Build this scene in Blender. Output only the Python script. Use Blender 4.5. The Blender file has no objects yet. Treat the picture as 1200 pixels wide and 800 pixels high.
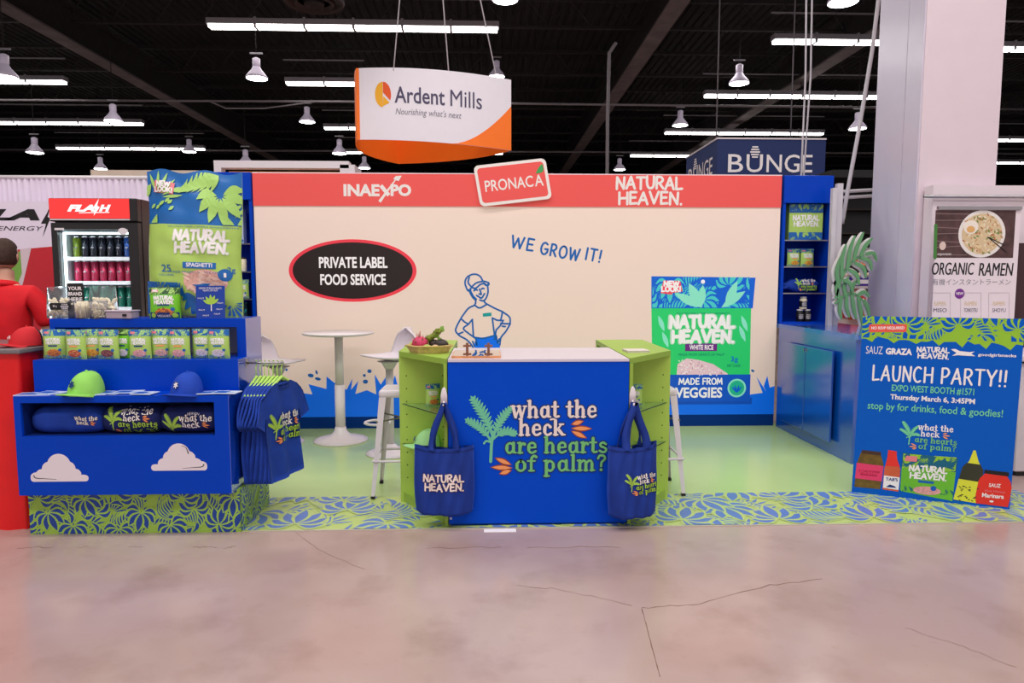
import bpy, bmesh, math, random
from mathutils import Vector, Matrix, Euler
R = math.radians
sc = bpy.context.scene
col = sc.collection
# ------------------------------------------------------------------ camera
EYE, FOC, YAW, PIT = 1.55, 800.0, R(1.86), R(5.0)
cd = bpy.data.cameras.new('camera'); cam = bpy.data.objects.new('camera', cd); col.objects.link(cam)
cd.sensor_width = 36.0; cd.lens = 36.0 * FOC / 1200.0; cd.clip_end = 300
cam.location = (0, 0, EYE); cam.rotation_euler = (R(90) - PIT, 0, -YAW)
sc.camera = cam
# ------------------------------------------------------------------ view, world, big lights
vs = sc.view_settings
sc.display_settings.display_device = 'sRGB'
vs.view_transform = 'Standard'; vs.look = 'None'; vs.exposure = 0.24; vs.gamma = 1.0; vs.use_curve_mapping = False
W = bpy.data.worlds.new('hall_air'); sc.world = W; W.use_nodes = True
bg = W.node_tree.nodes['Background']; bg.inputs[0].default_value = (1.0, 0.93, 0.95, 1); bg.inputs[1].default_value = 0.62
def area(name, loc, sx, sy, power, colr=(1, .96, .95), rot=(0, 0, 0)):
    l = bpy.data.lights.new(name, 'AREA'); l.shape = 'RECTANGLE'; l.size = sx; l.size_y = sy
    l.energy = power; l.color = colr
    o = bpy.data.objects.new(name, l); o.location = loc; o.rotation_euler = rot; col.objects.link(o)
area('hall_light_row', (0, -1.0, 8.2), 16, 1.0, 520)
area('hall_light_row', (0, 3.0, 8.2), 16, 1.0, 460)
area('hall_light_row', (0, 9.5, 8.2), 18, 1.0, 420)
area('hall_light_row', (0, 20.0, 8.0), 24, 1.0, 420)
# ------------------------------------------------------------------ helpers
def lin(c):
    c = c / 255.0
    return c / 12.92 if c <= .04045 else ((c + .055) / 1.055) ** 2.4
MATS = {}
def mat(name, rgb, rough=.5, metal=0., emit=0., spec=.5, trans=0., alpha=1., var=.05, vscale=6., bump=0., coat=0., ior=1.45):
    if name in MATS: return MATS[name]
    m = bpy.data.materials.new(name); m.use_nodes = True; nt = m.node_tree
    b = nt.nodes['Principled BSDF']
    c = [lin(x) for x in rgb]
    b.inputs['Roughness'].default_value = rough; b.inputs['Metallic'].default_value = metal
    b.inputs['Specular IOR Level'].default_value = spec; b.inputs['Transmission Weight'].default_value = trans
    b.inputs['Alpha'].default_value = alpha; b.inputs['Coat Weight'].default_value = coat; b.inputs['IOR'].default_value = ior
    b.inputs['Base Color'].default_value = (*c, 1)
    if emit:
        b.inputs['Emission Color'].default_value = (*c, 1); b.inputs['Emission Strength'].default_value = emit
    if var and not trans:
        tc = nt.nodes.new('ShaderNodeTexCoord'); nz = nt.nodes.new('ShaderNodeTexNoise'); nz.inputs['Scale'].default_value = vscale
        nz.inputs['Detail'].default_value = 3
        rp = nt.nodes.new('ShaderNodeValToRGB')
        rp.color_ramp.elements[0].position = .3; rp.color_ramp.elements[1].position = .7
        rp.color_ramp.elements[0].color = (*[x * (1 - var) for x in c], 1); rp.color_ramp.elements[1].color = (*[min(1, x * (1 + var)) for x in c], 1)
        nt.links.new(tc.outputs['Object'], nz.inputs['Vector']); nt.links.new(nz.outputs[0], rp.inputs[0]); nt.links.new(rp.outputs[0], b.inputs['Base Color'])
        if bump:
            bp = nt.nodes.new('ShaderNodeBump'); bp.inputs['Strength'].default_value = bump; bp.inputs['Distance'].default_value = .01
            nt.links.new(nz.outputs[0], bp.inputs['Height']); nt.links.new(bp.outputs[0], b.inputs['Normal'])
    MATS[name] = m
    return m
def ray(px, py):
    f = Vector((math.sin(YAW) * math.cos(PIT), math.cos(YAW) * math.cos(PIT), -math.sin(PIT)))
    r = Vector((math.cos(YAW), -math.sin(YAW), 0)); u = r.cross(f)
    return f + r * ((px - 600) / FOC) + u * ((400 - py) / FOC)
def onY(px, py, Y):
    d = ray(px, py); return Vector((0, 0, EYE)) + d * (Y / d.y)
def onZ(px, py, Z):
    d = ray(px, py); return Vector((0, 0, EYE)) + d * ((Z - EYE) / d.z)
def frame(O, U, V):
    O, U, V = Vector(O), Vector(U).normalized(), Vector(V).normalized(); N = U.cross(V)
    return lambda p: O + U * p[0] + V * p[1] + N * p[2]
def wallT(Y, x0=0., z0=0.):
    return lambda p: Vector((x0 + p[0], Y - p[2], z0 + p[1]))
ID = lambda p: Vector(p)
def mT(M): return lambda p: M @ Vector(p)
_txt = {}
def text_geo(s, bold=0., shear=0.):
    k = (s, bold, shear)
    if k not in _txt:
        cu = bpy.data.curves.new('t', 'FONT'); cu.body = s; cu.size = 1; cu.offset = bold; cu.shear = shear; cu.resolution_u = 3; cu.fill_mode = 'FRONT'
        ob = bpy.data.objects.new('t', cu); col.objects.link(ob)
        dg = bpy.context.evaluated_depsgraph_get(); dg.update()
        me = ob.evaluated_get(dg).to_mesh()
        vs_ = [tuple(v.co) for v in me.vertices]; fs = [tuple(p.vertices) for p in me.polygons]
        # front fill only
        ob.evaluated_get(dg).to_mesh_clear()
        bpy.data.objects.remove(ob); bpy.data.curves.remove(cu)
        xs = [v[0] for v in vs_] or [0, 1]; ys = [v[1] for v in vs_] or [0, 1]
        _txt[k] = (vs_, fs, min(xs), min(ys), max(xs), max(ys))
    return _txt[k]
def smooth_pts(pts, n=5):
    if len(pts) < 3: return [Vector((p[0], p[1])) for p in pts]
    P = [Vector((p[0], p[1])) for p in pts]; closed = (P[0] - P[-1]).length < 1e-9
    if closed: Q = [P[-2]] + P + [P[1]]
    else: Q = [P[0] * 2 - P[1]] + P + [P[-1] * 2 - P[-2]]
    out = []
    for i in range(1, len(Q) - 2):
        a, b, c, d = Q[i - 1:i + 3]
        for k in range(n):
            t = k / n
            out.append(.5 * ((2 * b) + (c - a) * t + (2 * a - 5 * b + 4 * c - d) * t * t + (3 * b - a - 3 * c + d) * t ** 3))
    out.append(P[-1]); return out
class MB:
    def __init__(s): s.v = []; s.f = []; s.mi = []; s.sm = []; s.ms = []; s.lay = 0; s.seg = 0
    def m(s, m):
        if m not in s.ms: s.ms.append(m)
        return s.ms.index(m)
    def add(s, vs_, fs, m, T=ID, sm=False):
        o = len(s.v); k = s.m(m)
        s.v += [tuple(T(p)) for p in vs_]
        for f in fs: s.f.append(tuple(i + o for i in f)); s.mi.append(k); s.sm.append(sm)
        return s
    def box(s, a, b, m, T=ID, bev=0.):
        x0, y0, z0 = a; x1, y1, z1 = b
        if bev:
            bm = bmesh.new(); bmesh.ops.create_cube(bm, size=1)
            for v in bm.verts: v.co = Vector(((x0 + x1) / 2 + v.co.x * (x1 - x0), (y0 + y1) / 2 + v.co.y * (y1 - y0), (z0 + z1) / 2 + v.co.z * (z1 - z0)))
            bmesh.ops.bevel(bm, geom=bm.edges[:], offset=bev, segments=2, affect='EDGES', profile=.5)
            bm.verts.index_update(); s.add([tuple(v.co) for v in bm.verts], [[v.index for v in f.verts] for f in bm.faces], m, T); bm.free(); return s
        vs_ = [(x0, y0, z0), (x1, y0, z0), (x1, y1, z0), (x0, y1, z0), (x0, y0, z1), (x1, y0, z1), (x1, y1, z1), (x0, y1, z1)]
        return s.add(vs_, [(3, 2, 1, 0), (4, 5, 6, 7), (0, 1, 5, 4), (1, 2, 6, 5), (2, 3, 7, 6), (3, 0, 4, 7)], m, T)
    def flat(s, poly, m, T=ID, z=0.):
        s.lay += 1; z += s.lay * 2e-6
        return s.add([(p[0], p[1], z) for p in poly], [tuple(range(len(poly)))], m, T)
    def grid(s, x0, y0, x1, y1, m, T=ID, z=0., nx=6, ny=4):
        s.lay += 1; z += s.lay * 2e-6
        return s.add([(x0 + (x1 - x0) * i / nx, y0 + (y1 - y0) * j / ny, z) for j in range(ny + 1) for i in range(nx + 1)], [(j * (nx + 1) + i, j * (nx + 1) + i + 1, (j + 1) * (nx + 1) + i + 1, (j + 1) * (nx + 1) + i) for j in range(ny) for i in range(nx)], m, T)
    def rect(s, x0, y0, x1, y1, m, T=ID, z=0.): return s.flat([(x0, y0), (x1, y0), (x1, y1), (x0, y1)], m, T, z)
    def ell(s, cx, cy, rx, ry, m, T=ID, z=0., n=28, rot=0.):
        c, q = math.cos(rot), math.sin(rot); P = []
        for i in range(n):
            a = i * 2 * math.pi / n; x, y = rx * math.cos(a), ry * math.sin(a); P.append((cx + x * c - y * q, cy + x * q + y * c))
        if not s.seg: return s.flat(P, m, T, z)
        s.lay += 1; z += s.lay * 2e-6; K = 4; V = [(cx, cy, z)] + [(cx + (p[0] - cx) * k / K, cy + (p[1] - cy) * k / K, z) for k in range(1, K + 1) for p in P]
        F = [(0, 1 + i, 1 + (i + 1) % n) for i in range(n)] + [(1 + k * n + i, 1 + (k + 1) * n + i, 1 + (k + 1) * n + (i + 1) % n, 1 + k * n + (i + 1) % n) for k in range(K - 1) for i in range(n)]
        return s.add(V, F, m, T)
    def prism(s, poly, z0, z1, m, T=ID, sm=False, mtop=None):
        n = len(poly); vs_ = [(p[0], p[1], z0) for p in poly] + [(p[0], p[1], z1) for p in poly]
        s.add(vs_, [tuple(range(n - 1, -1, -1))] + [(i, (i + 1) % n, n + (i + 1) % n, n + i) for i in range(n)], m, T, sm)
        s.add([(p[0], p[1], z1) for p in poly], [tuple(range(n))], mtop or m, T); return s
    def lathe(s, prof, m, T=ID, n=24, sm=True, sx=1., sy=1.):
        vs_ = []; fs = []
        for r, z in prof:
            for i in range(n):
                a = i * 2 * math.pi / n; vs_.append((r * math.cos(a) * sx, r * math.sin(a) * sy, z))
        for j in range(len(prof) - 1):
            for i in range(n):
                k = (i + 1) % n; fs.append((j * n + i, j * n + k, j * n + n + k, j * n + n + i))
        if prof[0][0] > 1e-6: fs.append(tuple(range(n - 1, -1, -1)))
        if prof[-1][0] > 1e-6: fs.append(tuple(range((len(prof) - 1) * n, len(prof) * n)))
        return s.add(vs_, fs, m, T, sm)
    def tube(s, path, r, m, T=ID, n=10, sm=True, closed=False):
        P = [Vector(p) for p in path]; N = len(P); vs_ = []; fs = []; up = None
        for i, p in enumerate(P):
            if closed: t = P[(i + 1) % N] - P[i - 1]
            else: t = P[min(i + 1, N - 1)] - P[max(i - 1, 0)]
            t.normalize()
            if up is None: up = t.orthogonal().normalized()
            up = (up - t * up.dot(t)); up = up.normalized() if up.length > 1e-6 else t.orthogonal().normalized()
            sd = t.cross(up); rr = r[i] if isinstance(r, (list, tuple)) else r
            for k in range(n):
                a = k * 2 * math.pi / n; vs_.append(tuple(p + up * math.cos(a) * rr + sd * math.sin(a) * rr))
        M = N if closed else N - 1
        for j in range(M):
            for k in range(n):
                q = (k + 1) % n; j2 = (j + 1) % N; fs.append((j * n + k, j * n + q, j2 * n + q, j2 * n + k))
        if not closed: fs += [tuple(range(n - 1, -1, -1)), tuple(range((N - 1) * n, N * n))]
        return s.add(vs_, fs, m, T, sm)
    def ball(s, c, r, m, T=ID, n=14, rings=9, M3=None, fn=None):
        rx, ry, rz = r if isinstance(r, (tuple, list)) else (r, r, r); vs_ = []; fs = []
        for j in range(rings + 1):
            th = math.pi * j / rings
            for i in range(n):
                a = i * 2 * math.pi / n; d = Vector((math.sin(th) * math.cos(a), math.sin(th) * math.sin(a), -math.cos(th)))
                k = fn(d) if fn else 1.; p = Vector((d.x * rx * k, d.y * ry * k, d.z * rz * k))
                if M3 is not None: p = M3 @ p
                vs_.append(tuple(p + Vector(c)))
        for j in range(rings):
            for i in range(n):
                k = (i + 1) % n; fs.append((j * n + i, j * n + k, j * n + n + k, j * n + n + i))
        return s.add(vs_, fs, m, T, True)
    def ribbon(s, pts, w, m, T=ID, z=0., sm=True, taper=None, cap=True):
        """A flat stroke of width w along 2-D points, round caps."""
        P = smooth_pts(pts) if sm else [Vector((p[0], p[1])) for p in pts]
        if s.seg:
            Q = []
            for a, b in zip(P, P[1:]):
                q = max(1, math.ceil((b - a).length / s.seg)); Q += [a.lerp(b, i / q) for i in range(q)]
            P = Q + [P[-1]]
        Q = [P[0]]
        for p in P[1:]:
            if (p - Q[-1]).length > 1e-7: Q.append(p)
        P = Q; n = len(P)
        if n < 2: return s
        s.lay += 1; z += s.lay * 2e-6
        L, Rr = [], []
        for i, p in enumerate(P):
            a = (P[i] - P[i - 1]).normalized() if i else (P[1] - P[0]).normalized()
            b = (P[i + 1] - P[i]).normalized() if i < n - 1 else a
            t = a + b; t = t.normalized() if t.length > .2 else b
            nn = Vector((-t.y, t.x)); k = 1 / max(.55, nn.dot(Vector((-b.y, b.x))))
            h = w / 2 * k * (taper(i / (n - 1)) if taper else 1.)
            L.append(p + nn * h); Rr.append(p - nn * h)
        vs_ = [(q.x, q.y, z) for q in Rr] + [(q.x, q.y, z) for q in L]
        fs = [(i, i + 1, n + i + 1, n + i) for i in range(n - 1)]
        if cap and not taper:
            for e, d in ((0, (P[0] - P[1])), (n - 1, (P[-1] - P[-2]))):
                a0 = math.atan2(d.y, d.x); b = len(vs_)
                for q in range(5): vs_.append((P[e].x + w / 2 * math.cos(a0 + (q - 2) * math.pi / 4), P[e].y + w / 2 * math.sin(a0 + (q - 2) * math.pi / 4), z))
                fs.append(tuple(range(b, b + 5)))
        return s.add(vs_, fs, m, T)
    def lens(s, a, b, w, m, T=ID, z=0., bend=0., n=6, clip=None, blunt=.5):
        """A leaf: pointed lens from a to b, width w, sideways bend."""
        a, b = Vector(a[:2]), Vector(b[:2]); d = b - a; L = d.length; d.normalize(); q = Vector((-d.y, d.x)); up, dn = [], []
        for i in range(n + 1):
            t = i / n; h = w / 2 * math.sin(math.pi * t ** blunt if blunt != .5 else math.pi * t) ; c = a + d * L * t + q * bend * math.sin(math.pi * t)
            up.append(c + q * h)
            if 0 < i < n: dn.append(c - q * h)
        if s.seg:
            D = [up[0]] + dn + [up[-1]]; s.lay += 1; z += s.lay * 2e-6
            for i in range(n):
                q = [(p.x, p.y) for p in (D[i], D[i + 1], up[i + 1], up[i])]; q = [p for k, p in enumerate(q) if Vector(p) != Vector(q[k - 1])]
                if clip: q = clip_poly(q, clip)
                if len(q) > 2: s.add([(p[0], p[1], z) for p in q], [tuple(range(len(q)))], m, T)
            return s
        poly = [(p.x, p.y) for p in up] + [(p.x, p.y) for p in reversed(dn)]
        poly.reverse()
        if clip:
            poly = clip_poly(poly, clip)
            if len(poly) < 3: return s
        return s.flat(poly, m, T, z)
    def txt(s, st, box, m, T=ID, z=0., bold=0., shear=0., fit=True):
        vs_, fs, a, b, c, d = text_geo(st, bold, shear); s.lay += 1; z += s.lay * 2e-6
        x0, y0, x1, y1 = box; ky = (y1 - y0) / (d - b); kx = (x1 - x0) / (c - a) if fit else ky
        return s.add([(x0 + (v[0] - a) * kx, y0 + (v[1] - b) * ky, z) for v in vs_], fs, m, T)
    def obj(s, name, org=Vector((0, 0, 0))):
        me = bpy.data.meshes.new(name); me.from_pydata([Vector(v) - org for v in s.v], [], s.f)
        for m in s.ms: me.materials.append(m)
        me.polygons.foreach_set('material_index', s.mi); me.polygons.foreach_set('use_smooth', s.sm); me.update()
        o = bpy.data.objects.new(name, me); col.objects.link(o); return o
def clip_poly(poly, r):
    x0, y0, x1, y1 = r
    for ax, lim, sg in ((0, x0, 1), (0, x1, -1), (1, y0, 1), (1, y1, -1)):
        out = []
        for i in range(len(poly)):
            p, q = poly[i - 1], poly[i]; dp, dq = (p[ax] - lim) * sg, (q[ax] - lim) * sg
            if (dp >= 0) != (dq >= 0):
                t = dp / (dp - dq); out.append((p[0] + (q[0] - p[0]) * t, p[1] + (q[1] - p[1]) * t))
            if dq >= 0: out.append(q)
        poly = out
        if len(poly) < 3: return []
    return poly
ORG = {}
def tag(o, label, cat, group=None):
    o['label'] = label; o['category'] = cat
    if group: o['group'] = group
    return o
def thing(name, label, cat, loc=(0, 0, 0), group=None):
    o = bpy.data.objects.new(name, None); o.empty_display_size = .1; col.objects.link(o); o.location = loc
    ORG[o.name] = Vector(loc); return tag(o, label, cat, group)
def part(mb, name, par, label=None):
    o = mb.obj(name, ORG[par.name]); o.parent = par; ORG[o.name] = ORG[par.name]
    if label: o['label'] = label
    return o
def solo(mb, name, label, cat, org=(0, 0, 0), group=None):
    o = mb.obj(name, Vector(org)); o.location = org; ORG[o.name] = Vector(org); return tag(o, label, cat, group)
def struct(mb, name, org=(0, 0, 0)):
    o = mb.obj(name, Vector(org)); o.location = org; o['kind'] = 'structure'; return o
KIDS = {}
def copy_tree(o, par=None):
    c = o.copy(); col.objects.link(c)
    if par is not None: c.parent = par
    for ch in [x for x in o.children]: copy_tree(ch, c)
    return c
def put(o, loc, rz=0., rx=0., ry=0., label=None):
    o.location = loc; o.rotation_euler = (rx, ry, rz)
    if label: o['label'] = label
    return o
# ------------------------------------------------------------------ lettering
def arc(cx, cy, rx, ry, a0, a1, n=9):
    return [(cx + rx * math.cos(R(a0 + (a1 - a0) * i / (n - 1))), cy + ry * math.sin(R(a0 + (a1 - a0) * i / (n - 1)))) for i in range(n)]
HAND = {
 'A': (.82, [[(0, 0), (.42, 1)], [(.42, 1), (.78, .0)], [(.12, .33), (.68, .38)]]),
 'C': (.75, [arc(.42, .5, .4, .5, 55, 305)]), 'D': (.78, [[(.05, 0), (.05, 1)], [(.05, 1), (.45, .92), (.74, .5), (.45, .06), (.05, 0)]]),
 'E': (.62, [[(.05, 0), (.05, 1)], [(.05, 1), (.58, 1)], [(.05, .52), (.5, .54)], [(.05, 0), (.6, .04)]]),
 'F': (.6, [[(.05, 0), (.05, 1)], [(.05, 1), (.58, 1)], [(.05, .5), (.5, .52)]]),
 'G': (.82, [arc(.43, .5, .4, .5, 50, 330), [(.78, .2), (.8, .48)], [(.8, .48), (.48, .46)]]),
 'H': (.8, [[(.05, 0), (.05, 1)], [(.75, 0), (.75, 1)], [(.05, .5), (.75, .53)]]),
 'I': (.2, [[(.1, 0), (.1, 1)]]), 'K': (.72, [[(.05, 0), (.05, 1)], [(.62, 1), (.08, .45)], [(.25, .55), (.68, 0)]]),
 'L': (.62, [[(.05, 1), (.05, 0)], [(.05, 0), (.6, .05)]]),
 'M': (.95, [[(.0, 0), (.12, 1)], [(.12, 1), (.47, .25)], [(.47, .25), (.82, 1)], [(.82, 1), (.93, 0)]]),
 'N': (.8, [[(.05, 0), (.08, 1)], [(.08, 1), (.7, .02)], [(.7, .02), (.75, 1)]]),
 'O': (.86, [arc(.43, .5, .41, .5, 90, 450, 13)]),
 'P': (.68, [[(.05, 0), (.05, 1)], [(.05, 1), (.45, .98), (.64, .74), (.42, .46), (.05, .42)]]),
 'R': (.72, [[(.05, 0), (.05, 1)], [(.05, 1), (.45, .98), (.62, .74), (.4, .5), (.05, .46)], [(.3, .47), (.68, 0)]]),
 'S': (.66, [[(.6, .85), (.38, 1), (.1, .85), (.14, .6), (.45, .47), (.6, .25), (.4, .02), (.05, .14)]]),
 'T': (.74, [[(.37, 0), (.37, 1)], [(0, 1), (.74, 1)]]),
 'U': (.76, [[(.05, 1), (.06, .4), (.2, .06), (.4, 0), (.6, .08), (.7, .4), (.71, 1)]]),
 'V': (.8, [[(0, 1), (.38, 0)], [(.38, 0), (.78, 1)]]),
 'W': (1.15, [[(0, 1), (.26, 0)], [(.26, 0), (.56, .85)], [(.56, .85), (.84, 0)], [(.84, 0), (1.12, 1)]]),
 'Y': (.76, [[(0, 1), (.38, .45)], [(.76, 1), (.38, .45)], [(.38, .45), (.36, 0)]]),
 '!': (.2, [[(.1, .3), (.12, 1)], [(.1, 0), (.1, .03)]]), '.': (.15, [[(.06, 0), (.07, .02)]]), ' ': (.45, [])}
def _slab():
    t, n, md = .27, .15, .2
    stem = lambda x, top, bot=.07: [([(x, top), (x, bot)], t), ([(x - .15, top), (x, top - .02)], n), ([(x - .14, bot), (x + .16, bot)], n)]
    S = {}
    S['w'] = (1.2, [([(.1, 1), (.32, .08)], t), ([(.34, .08), (.6, .85)], n), ([(.58, 1), (.8, .08)], t), ([(.82, .08), (1.06, .95)], n), ([(-.06, 1), (.26, 1)], n), ([(.44, 1), (.7, 1)], n), ([(.95, 1), (1.18, 1)], n)])
    S['h'] = (.92, stem(.18, 1.45) + [([(.22, .7), (.4, .93), (.6, .9), (.68, .62)], md), ([(.68, .68), (.68, .07)], t), ([(.56, .07), (.84, .07)], n)])
    S['a'] = (.9, [([(.6, .82), (.38, .93), (.16, .75), (.12, .42), (.26, .1), (.46, .1), (.62, .3)], md), ([(.17, .7), (.15, .35)], t), ([(.66, .95), (.66, .15)], t), ([(.66, .1), (.86, .08)], n)])
    S['t'] = (.62, [([(.26, 1.32), (.26, .2)], t), ([(0, .95), (.52, .95)], n), ([(.26, .25), (.34, .08), (.56, .12)], md)])
    S['e'] = (.82, [([(.15, .5), (.66, .54)], n), ([(.68, .56), (.62, .85), (.4, .95), (.18, .78), (.13, .45), (.26, .12), (.48, .07), (.7, .2)], md), ([(.18, .7), (.16, .32)], t)])
    S['c'] = (.76, [([(.62, .74), (.4, .94), (.18, .78), (.13, .45), (.26, .12), (.46, .07), (.66, .2)], md), ([(.18, .7), (.16, .32)], t), ([(.58, .76), (.6, .74)], t)])
    S['k'] = (.95, [([(.18, 1.3), (.18, .07)], t), ([(.18, 1.2), (.05, 1.42), (-.2, 1.38)], n), ([(.04, .07), (.36, .07)], n), ([(.24, .4), (.62, .92)], n), ([(.4, .55), (.72, .1)], t), ([(.5, .97), (.8, .97)], n), ([(.66, .07), (.92, .07)], n)])
    S['r'] = (.66, [([(.2, .95), (.2, .07)], t), ([(.03, .95), (.2, .93)], n), ([(.05, .07), (.4, .07)], n), ([(.26, .62), (.4, .9), (.56, .86)], md), ([(.55, .84), (.56, .82)], t)])
    S['s'] = (.72, [([(.58, .78), (.38, .93), (.17, .82), (.2, .6), (.42, .5), (.6, .34), (.54, .12), (.32, .07), (.1, .2)], md)])
    S['o'] = (.86, [(arc(.42, .5, .3, .43, 90, 450, 13), md), ([(.14, .68), (.14, .32)], t), ([(.7, .68), (.7, .32)], t)])
    S['f'] = (.6, [([(.62, 1.3), (.45, 1.4), (.28, 1.2), (.25, .8), (.25, .07)], md + .03), ([(0, .95), (.52, .95)], n), ([(.08, .07), (.46, .07)], n)])
    S['p'] = (.92, [([(.2, .95), (.2, -.42)], t), ([(.03, .95), (.2, .93)], n), ([(.05, -.42), (.4, -.42)], n), ([(.24, .72), (.42, .93), (.66, .78), (.72, .45), (.6, .12), (.42, .06), (.24, .22)], md), ([(.7, .66), (.71, .36)], t)])
    S['l'] = (.42, stem(.2, 1.45))
    S['m'] = (1.36, [([(.2, .95), (.2, .07)], t), ([(.03, .95), (.2, .93)], n), ([(.06, .07), (.34, .07)], n), ([(.24, .72), (.42, .93), (.58, .88), (.64, .62)], md), ([(.64, .68), (.64, .07)], t), ([(.52, .07), (.76, .07)], n), ([(.68, .72), (.86, .93), (1.02, .88), (1.08, .62)], md), ([(1.08, .68), (1.08, .07)], t), ([(.96, .07), (1.26, .07)], n)])
    S['?'] = (.72, [([(.1, 1.12), (.22, 1.38), (.5, 1.36), (.6, 1.1), (.36, .78), (.32, .42)], md), ([(.32, .1), (.33, .1)], t)])
    S[' '] = (.42, [])
    return S
SLAB = _slab()
def hand(mb, s, x0, x1, y, h, w, m, T, z=0., gap=.2, wob=0.):
    """Hand-drawn capitals fitted between x0 and x1 on baseline y."""
    tot = sum(HAND[c][0] + gap for c in s) - gap; k = (x1 - x0) / tot; x = x0; rn = random.Random(len(s) * 7)
    for c in s:
        aw, st = HAND[c]; dy = rn.uniform(-wob, wob) * h
        for q in st: mb.ribbon([(x + p[0] * k, y + dy + p[1] * h) for p in q], w, m, T, z)
        x += (aw + gap) * k
def slab(mb, s, x0, x1, y, xh, m, T, z=0., fat=0., sh=0.):
    tot = sum(SLAB[c][0] + .06 for c in s) - .06; k = (x1 - x0) / tot; x = x0
    for c in s:
        aw, st = SLAB[c]
        for q, w in st: mb.ribbon([(x + p[0] * k + sh * p[1] * xh, y + p[1] * xh) for p in q], w * xh + fat, m, T, z)
        x += (aw + .06) * k
def logo(mb, cx, cy, w, m, T, z=0., om=None, thick=.036, rot=0., halo=.022):
    """The two-line hand-drawn brand mark, centred."""
    c, q = math.cos(rot), math.sin(rot)
    T2 = lambda p: T((cx + p[0] * c - p[1] * q, cy + p[0] * q + p[1] * c, p[2]))
    for mm, f, zz in ([(om, halo, 0.)] if om else []) + [(m, 0., .0006)]:
        hand(mb, 'NATURAL', -.5 * w, .5 * w, .025 * w, .172 * w, (thick + f) * w, mm, T2, z + zz, .16, .06)
        hand(mb, 'HEAVEN.', -.46 * w, .5 * w, -.2 * w, .172 * w, (thick + f) * w, mm, T2, z + zz, .16, .06)
def frond(mb, a, b, bend, ll, n, m, T, z=0., w=.012, stem=None, droop=.35):
    a, b = Vector(a), Vector(b); d = b - a; q = Vector((-d.y, d.x)).normalized(); P = []
    for i in range(n + 1):
        t = i / n; P.append(a + d * t + q * bend * math.sin(math.pi * t * .9))
    mb.ribbon(P, stem or w, m, T, z)
    for i in range(2, n + 1):
        t = i / n; tg = (P[i] - P[i - 1]).normalized(); nn = Vector((-tg.y, tg.x)); L = ll * (.55 + .45 * math.sin(math.pi * min(1, t * .95)))
        for s_ in (1, -1):
            e = P[i] + (tg * .75 + nn * s_ * .8).normalized() * L
            mb.lens(P[i], e, w * 2.0, m, T, z, bend=-s_ * L * .1)
    mb.lens(P[-1], P[-1] + (P[-1] - P[-2]).normalized() * ll * .7, w * 2, m, T, z)
def palm_tree(mb, k, m, T, z=0., ox=0., oy=0.):
    f = lambda x, y: ((x - 630) * k + ox, (515 - y) * k + oy)
    mb.ribbon([f(574, 541), f(575, 520), f(577, 505)], 3.6 * k, m, T, z)
    frond(mb, f(577, 512), f(554, 468), -3 * k, 11 * k, 11, m, T, z, 1.6 * k, 3.2 * k)
    frond(mb, f(577, 512), f(596, 480), 3 * k, 9 * k, 9, m, T, z, 1.6 * k, 3 * k)
    frond(mb, f(575, 517), f(548, 493), -4 * k, 9 * k, 9, m, T, z, 1.6 * k, 3 * k)
    frond(mb, f(577, 514), f(601, 508), 5 * k, 9 * k, 8, m, T, z, 1.6 * k, 2.6 * k)
    mb.ribbon([f(575, 518), f(569, 516), f(566, 519)], 2.4 * k, m, T, z)
def slogan(mb, k, T, mw, mg, mo, mpalm, outl=None, z=0., ox=0., oy=0., palm=True, rows=4):
    """Printed slogan; k metres per unit, laid out round (630, 515)."""
    X = lambda x: (x - 630) * k + ox; Yv = lambda y: (515 - y) * k + oy
    rw = [('what the', 599, 701, 488.5, 14, mw), ('heck', 607.5, 663, 510, 14, mw), ('are hearts', 591, 714, 531.5, 13.5, mg), ('of palm?', 603, 713, 553.5, 13.5, mg)][:rows]
    for ph in ((1, 0) if outl else (0,)):
        for s_, a, b, y, xh, mm in rw:
            slab(mb, s_, X(a), X(b), Yv(y), xh * k, outl if ph else mm, T, z + (0 if ph else .0006), 3.2 * k if ph else 0)
        L = [((671, 496.5), (684, 493)), ((671, 501.5), (694, 502)), ((671, 505), (688, 513))]
        if rows > 2: L += [((598, 545), (580, 537)), ((599, 549), (575, 548)), ((598, 552), (585, 556))]
        for a, b in L:
            c = lambda p: Vector((X(p[0]), Yv(p[1]))); d = (c(b) - c(a)).normalized() * k * (1.6 if ph else 0)
            mb.lens(c(a) - d, c(b) + d, (7.4 if ph else 4.8) * k, mat('print_rust', (150, 60, 30)) if ph else mo, T, z + (0 if ph else .0006))
    if palm: palm_tree(mb, k, mpalm, T, z + .0004, ox, oy)
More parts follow.
